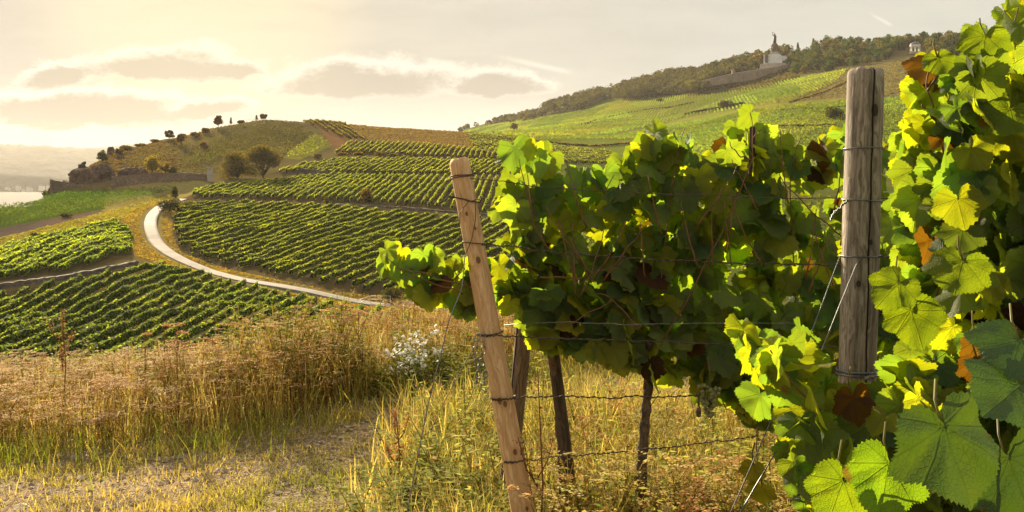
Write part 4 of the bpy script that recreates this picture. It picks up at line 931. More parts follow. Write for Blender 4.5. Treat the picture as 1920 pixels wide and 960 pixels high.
# far villages houses across the water
M['plaster'] = solid('pale plaster', (.62, .58, .52), .8, .05, 1); M['tile'] = solid('brown roof tile', (.2, .11, .08), .8, .2, 1)
for i, (px, py, w_) in enumerate([(6, 350, 14), (15, 346, 10), (34, 352, 9), (45, 354, 8), (55, 350, 12), (78, 357, 11), (100, 351, 10), (112, 352, 8), (92, 347, 9), (-12, 348, 12)]):
    Yh = 3330-i*8; s = Yh/F; x0 = (px-960)*s; zb = -58+float(i % 3)*4
    h_ = empty('river_house', (x0, Yh, zb), '{} hazy pale house from the left on the far river bank'.format(ordinal([2, 3, 4, 5, 6, 7, 9, 10, 8, 1][i])), 'house', 'hazy houses on the far bank')
    W, Dp, Hw = w_*s*.8, 12, 9+3*(i % 3)
    part('wall', M['plaster'], h_, box(0, 0, Hw/2-2, W, Dp, Hw+4))
    v_ = np.array([(-W/2-.5, -Dp/2-.5, Hw), (W/2+.5, -Dp/2-.5, Hw), (W/2+.5, Dp/2+.5, Hw), (-W/2-.5, Dp/2+.5, Hw), (-W/2, 0, Hw+5), (W/2, 0, Hw+5)])
    obj('roof', mesh_data('roof', v_, [np.array([[0, 1, 5, 4], [2, 3, 4, 5], [0, 3, 2, 1]]), np.array([[0, 4, 3], [1, 2, 5]])], M['tile'], None, None, False), h_)

# ------------------------------------------------------------------ NEAR: dry wild flowers, grass, weeds
GOLD = (.36, .24, .085); STRAW = (.46, .36, .17); RUST = (.30, .135, .055); GREENG = (.12, .17, .035); OLV = (.20, .19, .05)
def blade_field(n, xr, yr, hfun, colfun, keep, seed, wid=.004, lean=.35):
    rs = np.random.RandomState(seed); x = rs.uniform(*xr, n); y = rs.uniform(*yr, n)
    k = keep(x, y, rs); x, y = x[k], y[k]; n = len(x); h = hfun(x, y, rs); z = gz(x, y)-.01
    a = rs.uniform(0, 2*np.pi, n); b = a+np.pi/2+rs.normal(0, .4, n); ln = rs.uniform(.1, 1, n)*lean*h*2; wv = wid*rs.uniform(.6, 1.5, n)
    base = np.stack([x, y, z], 1); U = np.stack([np.cos(a), np.sin(a), np.zeros(n)], 1); L = np.stack([np.cos(b), np.sin(b), np.zeros(n)], 1); up = np.array([0, 0, 1.])
    p1 = base+up*(h*.5)[:, None]+L*(ln*.22)[:, None]; p2 = base+up*(h*.88)[:, None]+L*(ln*.6)[:, None]; p3 = base+up*(h*.98)[:, None]+L*ln[:, None]
    w_ = wv[:, None]; V = np.stack([base-U*w_, base+U*w_, p1-U*w_*.85, p1+U*w_*.85, p2-U*w_*.5, p2+U*w_*.5, p3], 1).reshape(-1, 3)
    i = np.arange(n)[:, None]*7
    c = colfun(x, y, rs)
    return V, [np.concatenate([i+[0, 1, 3, 2], i+[2, 3, 5, 4]]), i+[4, 5, 6]], rep(np.clip(c, 0, 1), 7)
def bnd(x): return np.interp(x, [-8, -3.5, -2.25, -1.6, -1.0, -.44, .17, 1.96, 4], [6.3, 5.75, 5.6, 5.8, 6.4, 6.75, 7.2, 7.4, 7.4])
def mixcol(opts, p):
    o_ = np.array(opts)
    def f(x, y, rs):
        k = rs.choice(len(o_), len(x), p=p); return o_[k]*rs.uniform(.65, 1.35, (len(x), 1))
    return f
def keepout(x, y): return (np.abs(x-.05) < .24) & (y < 3.5)
def turfcol(x, y, rs):
    g = np.clip(fbm(x+5, y, .8)*2.2-.7, 0, 1)[:, None]; a = np.array((.46, .40, .15)); b = np.array((.22, .27, .05))
    return (a*(1-g)+b*g)*rs.uniform(.6, 1.4, (len(x), 1))
M['chips'] = solid('slate chips', (.4, .3, .2), .9, .2, 60, .3, .003, 0, True, .05)
# short turf with bare patches over the track
mb = MB()
def clump_keep(x, y, rs):
    t_ = track_w(x, y); cl2 = fbm(x+9, y+3, .28)
    return (rs.rand(len(x)) < (1.0-.74*t_)*np.clip((cl2-.30)*3.2, .10, 1)) & (y > 2.6)
mb.add(*[q for q in blade_field(190000, (-3.9, 3.0), (3.4, 8.6), lambda x, y, rs: rs.uniform(.015, .055, len(x))*(.5+1.3*fbm(x, y, .3)), turfcol, clump_keep, 21, .0024, .6)])
mb.add(*blade_field(12000, (-7, 3.2), (3.4, 8.6), lambda x, y, rs: rs.uniform(.05, .13, len(x)), turfcol, lambda x, y, rs: (rs.rand(len(x)) < np.clip((fbm(x+2, y+8, .5)-.52)*6, 0, 1)*(1-.9*track_w(x, y))), 22, .003, .4))
tag(mb.build('short_grass', M['grass']), kind='stuff')
# slate chips and straw lying on the track
mb = MB(); rs = np.random.RandomState(27); n = 5200; x = rs.uniform(-3.9, 1.5, n); y = rs.uniform(3.6, 7.6, n); k = rs.rand(n) < np.clip(track_w(x, y)*1.3, .04, 1); x, y = x[k], y[k]; n = len(x)
O8 = np.array([(1, 0, 0), (.6, .75, .1), (-.3, .9, 0), (-1, .1, 0), (-.5, -.8, .1), (.5, -.85, 0), (.15, .1, .55), (-.2, -.1, .5)]); OF = np.array([[0, 1, 6], [1, 2, 6], [2, 7, 6], [2, 3, 7], [3, 4, 7], [4, 5, 7], [5, 6, 7], [5, 0, 6]])
a = rs.uniform(0, 6.28, n); sz = rs.uniform(.006, .022, n)*(1+(rs.rand(n) < .08)*1.3); J = O8[None]*rs.uniform(.7, 1.3, (n, 8, 3)); ca, sa = np.cos(a)[:, None], np.sin(a)[:, None]
V = np.stack([(J[..., 0]*ca-J[..., 1]*sa), (J[..., 0]*sa+J[..., 1]*ca), J[..., 2]*rs.uniform(.5, 1.1, (n, 1))], -1)*sz[:, None, None]+np.stack([x, y, gz(x, y)+.004], 1)[:, None]
cc = np.array([(.40, .31, .23), (.28, .22, .18), (.50, .42, .33), (.34, .25, .18)])[rs.randint(0, 4, n)]*rs.uniform(.7, 1.2, (n, 1))
mb.add(V.reshape(-1, 3), (OF[None]+(np.arange(n)*8)[:, None, None]).reshape(-1, 3), rep(cc, 8)); tag(mb.build('stone_chips', M['chips'], None, False), kind='stuff')
mb = MB(); n = 5000; x = rs.uniform(-3.9, 2.5, n); y = rs.uniform(3.6, 7.4, n); a = rs.uniform(0, 3.14, n); L_ = rs.uniform(.02, .09, n); z = gz(x, y)+rs.uniform(.006, .03, n)
d = np.stack([np.cos(a)*L_, np.sin(a)*L_, rs.normal(0, .006, n)], 1); sN = np.stack([-np.sin(a), np.cos(a), np.zeros(n)], 1)*.0016; P = np.stack([x, y, z], 1)
V = np.stack([P-d-sN, P-d+sN, P+d+sN, P+d-sN], 1).reshape(-1, 3); mb.add(V, np.arange(4*n).reshape(n, 4), rep(np.array((.50, .40, .20))*rs.uniform(.5, 1.2, (n, 1)), 4)); tag(mb.build('straw_litter', M['dry']), kind='stuff')
# green grass fringe at the foot of the dry flowers
mb = MB()
mb.add(*blade_field(26000, (-6, 3), (4.5, 9), lambda x, y, rs: rs.uniform(.08, .26, len(x)), mixcol([(.15, .20, .04), (.26, .26, .06), (.38, .31, .11)], [.45, .3, .25]),
      lambda x, y, rs: np.abs(y-bnd(x)+.12) < rs.exponential(.22, len(x)), 23, .0028, .55))
tag(mb.build('fringe_grass', M['grass']), kind='stuff')

def umbel_plant(rs, H, kind):
    """dried flat-topped flower: stem, side stems, shrivelled leaves, seed plates"""
    V, Fq, C = [], [], []; n0 = 0
    def push(v, f, c):
        nonlocal n0
        V.append(v); Fq.append(f+n0); C.append(np.broadcast_to(c, (len(v), 3))); n0 += len(v)
    def stalk(p, q, w_, c):
        d = unit((q-p)[None])[0]; s_ = np.cross(d, rs.normal(size=3)); s_ = s_/np.linalg.norm(s_)*w_; t_ = np.cross(d, s_)
        push(np.array([p-s_, p+s_, q+s_*.6, q-s_*.6]), np.array([[0, 1, 2, 3]]), c); push(np.array([p-t_, p+t_, q+t_*.6, q-t_*.6]), np.array([[0, 1, 2, 3]]), c)
    sc_ = np.array([(.26, .15, .06), (.34, .22, .075), (.20, .15, .05)][rs.randint(3)])*rs.uniform(.8, 1.2)
    uc = np.array([(.56, .38, .19), (.46, .28, .13), (.62, .49, .26), (.36, .20, .09)][rs.choice(4, p=[.35, .25, .28, .12])])
    top = np.array([rs.normal(0, .06)*H, rs.normal(0, .06)*H, H]); mid = top*.5+[rs.normal(0, .02), rs.normal(0, .02), 0]
    stalk(np.zeros(3), mid, .0032, sc_); stalk(mid, top, .0025, sc_)
    heads = []
    for _ in range(rs.randint(2, 6)):
        t_ = rs.uniform(.6, .92); p = mid+(top-mid)*(t_-.5)*2; a = rs.uniform(0, 6.28); e = p+[math.cos(a)*.07, math.sin(a)*.07, (1-t_)*H*rs.uniform(.6, 1.05)+.02]
        stalk(p, np.array(e), .0018, sc_); heads.append(np.array(e))
    heads.append(top)
    for h in heads:
        r = rs.uniform(.018, .045); k = rs.randint(9, 16); rr = np.sqrt(rs.rand(k))*r; a = rs.uniform(0, 6.28, k)
        c = np.stack([h[0]+np.cos(a)*rr, h[1]+np.sin(a)*rr, h[2]+.006-rr*.25+rs.normal(0, .002, k)], 1)
        v, f = quads(c, rs.uniform(.009, .018, k), np.array([0, 0, 1.])+rs.normal(0, .35, (k, 3)), .9, rs)
        push(v, f, uc*rs.uniform(.8, 1.2))
        for j in range(3): stalk(h-[0, 0, .02], c[j], .001, sc_)
    k = rs.randint(9, 17); t_ = rs.uniform(.1, .85, k); p = top*t_[:, None]+rs.normal(0, .022, (k, 3))*[1, 1, .5]
    v, f = quads(p, rs.uniform(.022, .055, k), None, .35, rs); lc = np.array([(.46, .35, .11), (.36, .31, .08), (.28, .17, .06), (.24, .25, .06)])[rs.randint(0, 4, k)]
    push(v, f, rep(lc, 4)); 
    return np.concatenate(V), np.concatenate(Fq), np.concatenate(C)
rs = np.random.RandomState(31); UP = [umbel_plant(rs, 1.0, 0) for _ in range(26)]
def scatter(mb, protos_, X, Y, Hs, rs, tilt=.1, tint=None):
    for k, (x, y, h) in enumerate(zip(X, Y, Hs)):
        v, f, c = protos_[rs.randint(len(protos_))]; a = rs.uniform(0, 6.28); ca, sa = math.cos(a), math.sin(a)
        sx = 1.0 if h < 1 else 1.0
        v2 = np.stack([(v[:, 0]*ca-v[:, 1]*sa)*sx, (v[:, 0]*sa+v[:, 1]*ca)*sx, v[:, 2]*h], 1)
        tx, ty = rs.normal(0, tilt, 2); v2[:, 0] += v2[:, 2]*tx; v2[:, 1] += v2[:, 2]*ty
        cc = c*rs.uniform(.75, 1.25)
        if tint is not None: cc = cc*tint[k]
        mb.add(v2+[x, y, float(gz(x, y))], f, np.clip(cc, 0, 1))
def weedh(x): return np.interp(x, [-7, -4.1, -3, -2.1, -1.4, -.8, -.3, .3, 1.5, 4], [.31, .33, .38, .50, .61, .55, .48, .40, .36, .36])
mb = MB(); n = 3000
x = rs.uniform(-6.2, 3.2, n); d = rs.uniform(0, 1, n)**1.2*2.5; y = bnd(x)+.12+d
k = rs.rand(n) < np.where(x > .1, .55, 1.0); x, y, d = x[k], y[k], d[k]
h = weedh(x)*rs.uniform(.5, 1.22, len(x))*np.clip(.6+d*1.3, .5, 1)*(1-.21*d)*(.42+1.15*fbm(x, y, .8))
scatter(mb, UP, x, y, h, rs)
tag(mb.build('dry_wildflowers', M['dry']), kind='stuff')
mb = MB()
mb.add(*blade_field(30000, (-6.5, 3.4), (5, 10.5), lambda x, y, rs: weedh(x)*rs.uniform(.3, .85, len(x)), mixcol([(.54, .42, .14), (.60, .50, .20), (.34, .21, .08), (.30, .30, .07)], [.4, .3, .15, .15]),
      lambda x, y, rs: (y > bnd(x)+.1) & (y < bnd(x)+2.6) & (rs.rand(len(x)) < np.where(x > .1, .5, 1)), 24, .0026, .42))
tag(mb.build('tall_dry_grass', M['dry']), kind='stuff')

# leafy green weeds
def green_weed(rs, lw=.5, cols=((.17, .22, .035), (.26, .28, .05))):
    V, Fq, C = [], [], []; n0 = 0
    top = np.array([rs.normal(0, .12), rs.normal(0, .12), 1.0]); k = 26
    for p, q in ((np.zeros(3), top*.5), (top*.5, top)):
        for ax in ((.004, 0, 0), (0, .004, 0)):
            ax = np.array(ax); V.append(np.array([p-ax, p+ax, q+ax*.7, q-ax*.7])); Fq.append(np.array([[0, 1, 2, 3]])+n0); n0 += 4; C.append(np.broadcast_to((.17, .16, .06), (4, 3)))
    t_ = np.linspace(.12, 1, k); a = np.arange(k)*2.4+rs.rand(); r = .05*(1.3-t_)+.012
    P = top*t_[:, None]+np.stack([np.cos(a)*r, np.sin(a)*r, r*.4], 1); nrm = np.stack([np.cos(a)*-.5, np.sin(a)*-.5, np.ones(k)], 1)+rs.normal(0, .3, (k, 3))
    v, f = quads(P, (.085*(1.25-t_*.75)), nrm, lw, rs); V.append(v); Fq.append(f+n0); C.append(rep(np.array(cols)[rs.randint(0, len(cols), k)]*rs.uniform(.7, 1.3, (k, 1)), 4))
    return np.concatenate(V), np.concatenate(Fq), np.concatenate(C)
GW = [green_weed(rs) for _ in range(10)]; YW = [green_weed(rs, .45, ((.44, .42, .07), (.32, .36, .06), (.44, .31, .09), (.24, .28, .05))) for _ in range(8)]
mb = MB()
def around(cx, cy, sx, sy, n): return rs.normal(cx, sx, n), rs.normal(cy, sy, n)
for (cx, cy, sx, sy, n, h0, h1) in [(-1.7, 7.0, .30, .25, 85, .42, .72), (-2.5, 7.0, .5, .3, 30, .3, .5), (-.55, 6.75, .35, .15, 40, .2, .42), (-.3, 4.5, .18, .35, 70, .12, .30), (.0, 3.95, .3, .25, 60, .12, .32), (-.75, 6.9, .6, .2, 25, .3, .5)]:
    X, Y = around(cx, cy, sx, sy, n); scatter(mb, GW, X, Y, rs.uniform(h0, h1, n), rs, .12)
tag(mb.build('green_weeds', M['grass']), kind='stuff')
# tangled dry and yellow weeds under the vines
mb = MB()
n = 420; X = rs.uniform(-.55, 2.7, n); Y = rs.uniform(3.2, 5.6, n); k = ((Y > 3.9-.25*X) | (rs.rand(n) < .6)) & ~keepout(X, Y); X, Y = X[k], Y[k]
scatter(mb, YW, X, Y, rs.uniform(.12, .42, len(X)), rs, .22)
n = 150; X = rs.uniform(.3, 2.6, n); Y = rs.uniform(3.1, 5.4, n)
scatter(mb, UP, X, Y, rs.uniform(.22, .5, n), rs, .25, np.where(rs.rand(n, 1) < .5, [[1.05, .9, .8]], [[.95, 1.15, .9]]))
n = 150; X = rs.uniform(.12, 1.4, n); Y = rs.uniform(3.15, 3.6, n)
scatter(mb, UP, X, Y, rs.uniform(.26, .50, n)*(.75+.5*fbm(X, Y, .3)), rs, .2, np.where(rs.rand(n, 1) < .4, [[1.0, .95, .8]], [[1.0, 1.2, .9]]))
X = rs.uniform(.28, 1.6, 420); Y = rs.uniform(3.1, 3.7, 420); scatter(mb, YW, X, Y, rs.uniform(.15, .45, 420), rs, .2)
tag(mb.build('weeds_under_vines', M['dry']), kind='stuff')
mb = MB()
mb.add(*blade_field(34000, (-.8, 2.9), (3.0, 5.9), lambda x, y, rs: rs.uniform(.08, .36, len(x))*(.6+.8*fbm(x, y, .5)), mixcol([(.50, .43, .20), (.42, .38, .14), (.27, .31, .07), (.34, .22, .10)], [.38, .27, .25, .10]),
      lambda x, y, rs: (rs.rand(len(x)) < np.clip((x+.85)/.6, 0, 1)) & ~keepout(x, y), 25, .0026, .6))
tag(mb.build('tangled_grass', M['grass']), kind='stuff')

# plants one can tell apart
def single_stalk(px, Y, top_py, label, name, build):
    X = (px-960)/F*Y; z = float(gz(X, Y)); H = Z(Y, top_py)-z
    t_ = empty(name, (X, Y, z), label, 'plant'); build(t_, H); return t_
def dock(t_, H, col=(.24, .135, .07), branches=5, size=.016):
    rs = np.random.RandomState(int(H*1000)); sb = MB(); hb = MB()
    sb.add(*tube([(0, 0, 0), (.02, 0, H*.5), (0, 0, H)], [.005, .004, .002], 5), (.20, .10, .05))
    tips = [((0, 0, H*.45), (0, 0, H))]
    for i in range(branches):
        z0 = H*rs.uniform(.3, .75); a = rs.uniform(0, 6.28); l = H*rs.uniform(.15, .34); e = (math.cos(a)*l*.55, math.sin(a)*l*.3, z0+l)
        sb.add(*tube([(0, 0, z0), (e[0]*.6, e[1]*.6, z0+l*.4), e], [.003, .0025, .0015], 4), (.20, .10, .05)); tips.append(((e[0]*.3, e[1]*.3, z0+l*.25), e))
    for p, q in tips:
        k = 60; u_ = rs.uniform(0, 1, k)[:, None]; C = np.array(p)*(1-u_)+np.array(q)*u_+rs.normal(0, .010, (k, 3)); v, f = quads(C, rs.uniform(.6, 1.3, k)*size, None, .8, rs); hb.add(v, f, rep(np.array(col)*rs.uniform(.6, 1.5, (k, 1)), 4))
    sb.build('stem', M['dry'], t_); hb.build('seed_head', M['dry'], t_)
single_stalk(118, 6.6, 592, 'tall reddish dock stalk with seeds standing at far left before the dark vines', 'dock_plant', dock)
single_stalk(1008, 3.35, 690, 'thin bare brown stalk rising just right of the pine post', 'dock_plant', lambda t_, H: dock(t_, H, (.24, .12, .06), 3, .010))
single_stalk(742, 4.35, 768, 'brown dried stalk left of the pine post with small seed heads', 'dock_plant', lambda t_, H: dock(t_, H, (.28, .13, .06), 5, .012))
def umbelset(heads):
    def f(t_, H):
        sb = MB(); rs = np.random.RandomState(len(heads)); sb.add(*tube([(0, 0, 0), (.0, 0, H*.6), (0, 0, H)], [.005, .004, .003], 5), (.26, .15, .06)); sb.build('stem', M['dry'], t_)
        for dx_, dz_, r in heads:
            hb = MB(); k = 46; rr = np.sqrt(rs.rand(k))*r; a = rs.uniform(0, 6.28, k); h = np.array([dx_, rs.normal(0, .02), H+dz_])
            hb.add(*tube([(0, 0, H+min(0, dz_)-.14), h-[0, 0, .03], h], [.0028, .002, .002], 4), (.26, .15, .06))
            C = np.stack([h[0]+np.cos(a)*rr, h[1]+np.sin(a)*rr, h[2]+.008-rr*.3+rs.normal(0, .004, k)], 1); v, f_ = quads(C, rs.uniform(.012, .022, k), np.array([0, 0, 1.])+rs.normal(0, .4, (k, 3)), .9, rs)
            hb.add(v, f_, rep(np.array((.52, .30, .16))*rs.uniform(.7, 1.2, (k, 1)), 4)); hb.build('flower_head', M['dry'], t_)
    return f
for a in [(332, 6.5, 608, 'tallest pinkish flat flower cluster rising above the dry belt on the left', [(0, 0, .055), (.03, -.06, .05), (-.02, -.12, .05), (.05, -.17, .04)]),
          (308, 6.6, 612, 'single flat flower head on a thin stem beside the tallest cluster', [(0, 0, .035)]), (272, 6.4, 628, 'lone cup shaped dry flower head on a leaning stem', [(0, 0, .035)]),
          (398, 6.7, 640, 'pair of dry flower heads on a dark stem right of the tallest cluster', [(0, 0, .04), (.02, -.06, .04)]), (640, 6.9, 572, 'cluster of rusty flat flower heads highest in the middle of the belt', [(0, 0, .055), (-.06, -.03, .05), (.07, -.04, .05), (.02, -.1, .05), (-.09, -.09, .05)]),
          (672, 6.8, 584, 'dense rust coloured flower heads just right of the highest cluster', [(0, 0, .05), (.06, -.02, .05), (-.05, -.05, .05), (.03, -.1, .045)])]:
    single_stalk(a[0], a[1], a[2], a[3], 'umbel_flower', umbelset(a[4]))
# clump of white asters
def asters(t_, H):
    rs = np.random.RandomState(4); sb = MB(); k = 85; q = rs.normal(0, 1, (k, 3))*[.09, .06, .075]+[0, 0, H*.82]
    for p in q: sb.add(*tube([(p[0]*.2, p[1]*.2, 0), (p[0]*.6, p[1]*.6, H*.45), p], [.002, .0015, .001], 3), (.16, .19, .06))
    v, f = quads(rs.normal(0, 1, (220, 3))*[.07, .05, .09]+[0, 0, H*.5], rs.uniform(.02, .05, 220), None, .35, rs); sb.add(v, f, (.15, .19, .05)); sb.build('stem', M['grass'], t_)
    hb = MB(); P = np.repeat(q, 3, 0)+rs.normal(0, .022, (k*3, 3))
    for p in P:
        v, f = lathe([(.0015, 0), (.008, .002), (.0115, .0015), (.0115, .0005)], 9, (0, 0, 0)); a = rs.normal(0, .5, 2); v = v+0; v[:, 2] += v[:, 0]*a[0]+v[:, 1]*a[1]; hb.add(v+p, f)
    tag(hb.build('flowers', M['petal'], t_), kind='stuff')
m_, t = new_mat('white petals'); tr_ = t.node('ShaderNodeBsdfTranslucent'); tr_.inputs[0].default_value = (.8, .8, .72, 1); mx_ = t.node('ShaderNodeMixShader'); mx_.inputs[0].default_value = .4
t.l.new(principled(t, (.82, .82, .78), .6), mx_.inputs[1]); t.l.new(tr_.outputs[0], mx_.inputs[2]); out(t, mx_.outputs[0]); M['petal'] = m_
single_stalk(772, 6.42, 645, 'bushy clump of small white daisies among the brown dry flowers', 'white_asters', asters)

# ------------------------------------------------------------------ posts
def post(name, base, top, r0, r1, mat, label, chamfer=.012, n=28, bend=(0, 0, 0), seed=1, rings=40, rough=.0025, cracktop=False):
    base, top = np.array(base, float), np.array(top, float); D = top-base; Lh = np.linalg.norm(D); rs = np.random.RandomState(seed)
    V = []; th = np.linspace(0, 2*np.pi, n, endpoint=False); ts = np.concatenate([np.linspace(0, 1-chamfer/Lh, rings), [1-chamfer*.4/Lh, 1, 1.0]]); rr = r0+(r1-r0)*ts
    rr[-3] *= .97 if chamfer < .02 else .88; rr[-2] *= .86 if chamfer < .02 else .70; rr[-1] *= .02
    for i, (t_, r) in enumerate(zip(ts, rr)):
        k = 1+rough/r*(fbm(np.cos(th)*2+seed, np.sin(th)*2+t_*Lh*1.4, 1.0)-.5)*3+rough/r*.8*(vnoise(th*5.1, t_*Lh*2+seed, 1.0)-.5)
        b = np.array(bend)*math.sin(t_*math.pi)
        zz = (rs.normal(0, .002, n) if i >= len(ts)-3 and i < len(ts)-1 else np.zeros(n))
        V.append(np.stack([np.cos(th)*r*k+b[0], np.sin(th)*r*k+b[1], t_*Lh+zz], 1))
    V = np.concatenate(V); m = len(ts); q = [[i*n+j, i*n+(j+1) % n, (i+1)*n+(j+1) % n, (i+1)*n+j] for i in range(m-1) for j in range(n)]
    o = obj(name, mesh_data(name, V, np.array(q), mat)); o.location = base
    o.rotation_euler = Vector(D).to_track_quat('Z', 'Y').to_euler()
    # keep the grain upright: face the object's -Y side to the lane of sight
    zq = Vector(D).normalized(); yq = Vector((0, 1, 0)); yq = (yq-zq*yq.dot(zq)).normalized(); xq = yq.cross(zq)
    o.rotation_euler = Matrix((xq, yq, zq)).transposed().to_euler()
    tag(o, label, 'post'); return o
pA0, pA1 = at(1018, 1160, 3.4), at(860, 297, 3.4)
post('wooden_post', pA0, pA1, .047, .0385, M['pine'], 'pale peeled pine post leaning left, bound with rusty wire, at the row end', .02, seed=3)
pB0, pB1 = at(1588, 1360, 2.6), at(1622, 130, 2.6)
post('wooden_post', pB0, pB1, .054, .0515, M['oldwood'], 'thick cracked grey weathered post standing upright at right', .018, seed=8, rough=.004)
post('wooden_post', at(926, 1080, 4.05), at(996, 345, 4.05), .038, .035, M['stake'], 'thin grey post behind the pine post, half hidden in leaves', .01, bend=(.03, 0, 0), seed=5)
post('wooden_stake', at(1082, 1010, 3.75), at(1030, 600, 3.75), .027, .024, M['darkwood'], 'dark leaning stake under the leaves right of the pine post', .01, seed=6)
post('wooden_stake', at(1409, 330, 3.45), at(1411, 238, 3.45), .010, .009, M['darkwood'], 'thin dark rod poking up through the tallest vine shoot', .01, seed=7)

# ------------------------------------------------------------------ wires
def wirepath(pts, seed, wob=.003, per=14):
    rs = np.random.RandomState(seed); P = np.array(pts); t_ = np.linspace(0, len(P)-1, per*(len(P)-1)+1); q = np.stack([np.interp(t_, range(len(P)), P[:, k]) for k in range(3)], 1)
    q += rs.normal(0, wob, q.shape)*[.3, 1, 1]; q[1:-1] = .25*q[:-2]+.5*q[1:-1]+.25*q[2:]; return q
def loop(mb, c, r, mat=None, wr=.0016, tilt=0.0, seed=0, turns=1.0):
    th = np.linspace(-.2, 2*np.pi*turns+.2, 34); rs = np.random.RandomState(seed)
    P = np.stack([c[0]+np.cos(th)*r, c[1]+np.sin(th)*r, c[2]+np.cos(th)*r*tilt+th*.0008+rs.normal(0, .0006, 34)], 1); mb.add(*tube(P, wr, 5))
def wire(label, pts, r=.0015, seed=1, mat='rust', twist=False, loops=(), wob=.003, cat='wire'):
    mb = MB(); P = wirepath(pts, seed, wob); base = P[0].copy()
    mb.add(*tube(P-base, r, 5))
    if twist:
        k = np.arange(len(P)*4); Q = np.stack([np.interp(k/4, range(len(P)), P[:, j]) for j in range(3)], 1); Q[:, 1] += np.cos(k*.9)*.0035; Q[:, 2] += np.sin(k*.9)*.0035; mb.add(*tube(Q-base, r*.9, 5))
    for c, rr, tl in loops: loop(mb, np.array(c)-base, rr, wr=r*1.15, tilt=tl, seed=seed)
    o = mb.build('trellis_wire', M[mat], None, True, tuple(base)); tag(o, label, cat); return o
def axA(py):
    t_ = (py-297)/(1160-297); return pA1+(pA0-pA1)*t_
def axB(py):
    t_ = (py-130)/(1360-130); return pB1+(pB0-pB1)*t_
c = axA(333); wire('top rusty wire wrapped round the head of the pine post running right', [c+[.03, -.04, 0], at(940, 340, 3.36), at(1000, 350, 3.3), at(1200, 362, 3.3), at(1480, 372, 3.25), at(1900, 372, 3.2)], .0017, 1, loops=[(c, .043, .12), (c+[0, 0, .006], .043, .05)])
c = axA(456); wire('second rusty wire on the pine post running right through the upper leaves', [c+[.03, -.045, .002], at(960, 462, 3.34), at(1080, 478, 3.3), at(1300, 490, 3.27), at(1600, 500, 3.25)], .0017, 2, loops=[(c, .045, -.1)], twist=True)
c = axA(625); wire('doubled wire crossing under the leaves from the middle of the pine post', [c+[-.05, -.03, 0], c+[.0, -.05, 0], at(1000, 632, 3.3), at(1200, 640, 3.25), at(1600, 655, 3.2)], .0018, 3, loops=[(c, .048, .1)], twist=True)
wire('thin grey wire just above the doubled wire, below the leaf mass', [at(945, 608, 3.6), at(1060, 604, 3.3), at(1180, 608, 3.25), at(1500, 606, 3.2)], .0013, 4, 'wire')
c = axA(745); wire('wire knotted low on the pine post, crossing the straw to the right', [c+[-.045, -.03, 0], c+[.0, -.05, .003], at(990, 744, 3.35), at(1150, 745, 3.35), at(1312, 742, 3.35)], .0018, 5, loops=[(c, .049, 0)], twist=True)
c = axA(861); wire('lowest wire nailed to the pine post sagging above the weeds', [c+[-.04, -.035, -.003], c+[.0, -.05, .004], at(1040, 856, 3.35), at(1130, 850, 3.4), at(1260, 838, 3.45), at(1420, 818, 3.5)], .0017, 6, twist=True)
p0 = axA(380); wire('bent wire hook sticking out left of the pine post', [at(822, 381, 3.36), at(832, 378, 3.36), at(842, 368, 3.36), p0+[0, -.045, .012], p0+[.05, -.03, 0], at(903, 372, 3.38)], .003, 7, wob=.0008)
wire('rusty wire looped diagonally round the pine post', [at(905, 372, 3.35), at(878, 378, 3.33), at(862, 400, 3.34), at(862, 440, 3.35), at(872, 478, 3.35), at(884, 450, 3.345), at(892, 410, 3.34), at(891, 378, 3.34)], .0016, 8, wob=.001)
wire('long guy wire slanting from the pine post to the lower left ground', [at(872, 478, 3.34), at(866, 540, 3.3), at(842, 600, 3.25), at(800, 770, 3.15), at(762, 965, 3.05), at(740, 1090, 3.0)], .0022, 9, 'wire', wob=.0008)
wire('twin guy wires fanning left from the middle of the pine post', [axA(628)+[-.04, -.02, 0], at(840, 740, 3.9), at(806, 810, 4.4)], .0016, 10, 'wire', twist=True, wob=.0008)
c = axB(280); wire('tight wire ring near the head of the grey post running right', [c+[.05, -.02, 0], at(1670, 272, 2.55), at(1760, 268, 2.5), at(1920, 262, 2.4)], .0016, 11, 'wire', loops=[(c, .0545, .02)])
c = axB(377); wire('wire round the grey post with a twisted tail at its left', [c+[-.05, -.02, .002], at(1566, 398, 2.55), at(1556, 410, 2.5)], .0018, 12, 'wire', loops=[(c, .0548, -.05)], twist=True)
c = axB(481); wire('wire ring at mid height of the grey post running right into leaves', [c+[.04, -.035, 0], at(1700, 478, 2.5), at(1900, 484, 2.35)], .0017, 13, 'wire', loops=[(c, .0555, .01)])
wire('left guy wire from the grey post down behind the bright leaves', [axB(440)+[.045, -.035, 0], axB(490)+[-.03, -.056, 0], at(1545, 645, 2.35), at(1465, 830, 2.2), at(1385, 965, 2.1), at(1340, 1050, 2.05)], .0017, 14, 'wire', wob=.0006)
wire('second guy wire parallel to the left one at the grey post', [axB(480)+[-.05, .02, 0], at(1515, 640, 2.5), at(1450, 780, 2.3), at(1368, 965, 2.2), at(1330, 1050, 2.15)], .0017, 15, 'wire', wob=.0006)
c = axB(700); wire('thick knotted wire leaving the grey post to the right', [c+[.0, -.058, 0], at(1640, 705, 2.5), at(1700, 694, 2.4), at(1760, 692, 2.3), at(1800, 672, 2.2), at(1800, 690, 2.15), at(1765, 698, 2.2), at(1900, 680, 2.1)], .0030, 16, 'wire', loops=[(c, .0565, .03), (c+[0, 0, .008], .0565, 0)], twist=True, wob=.002)
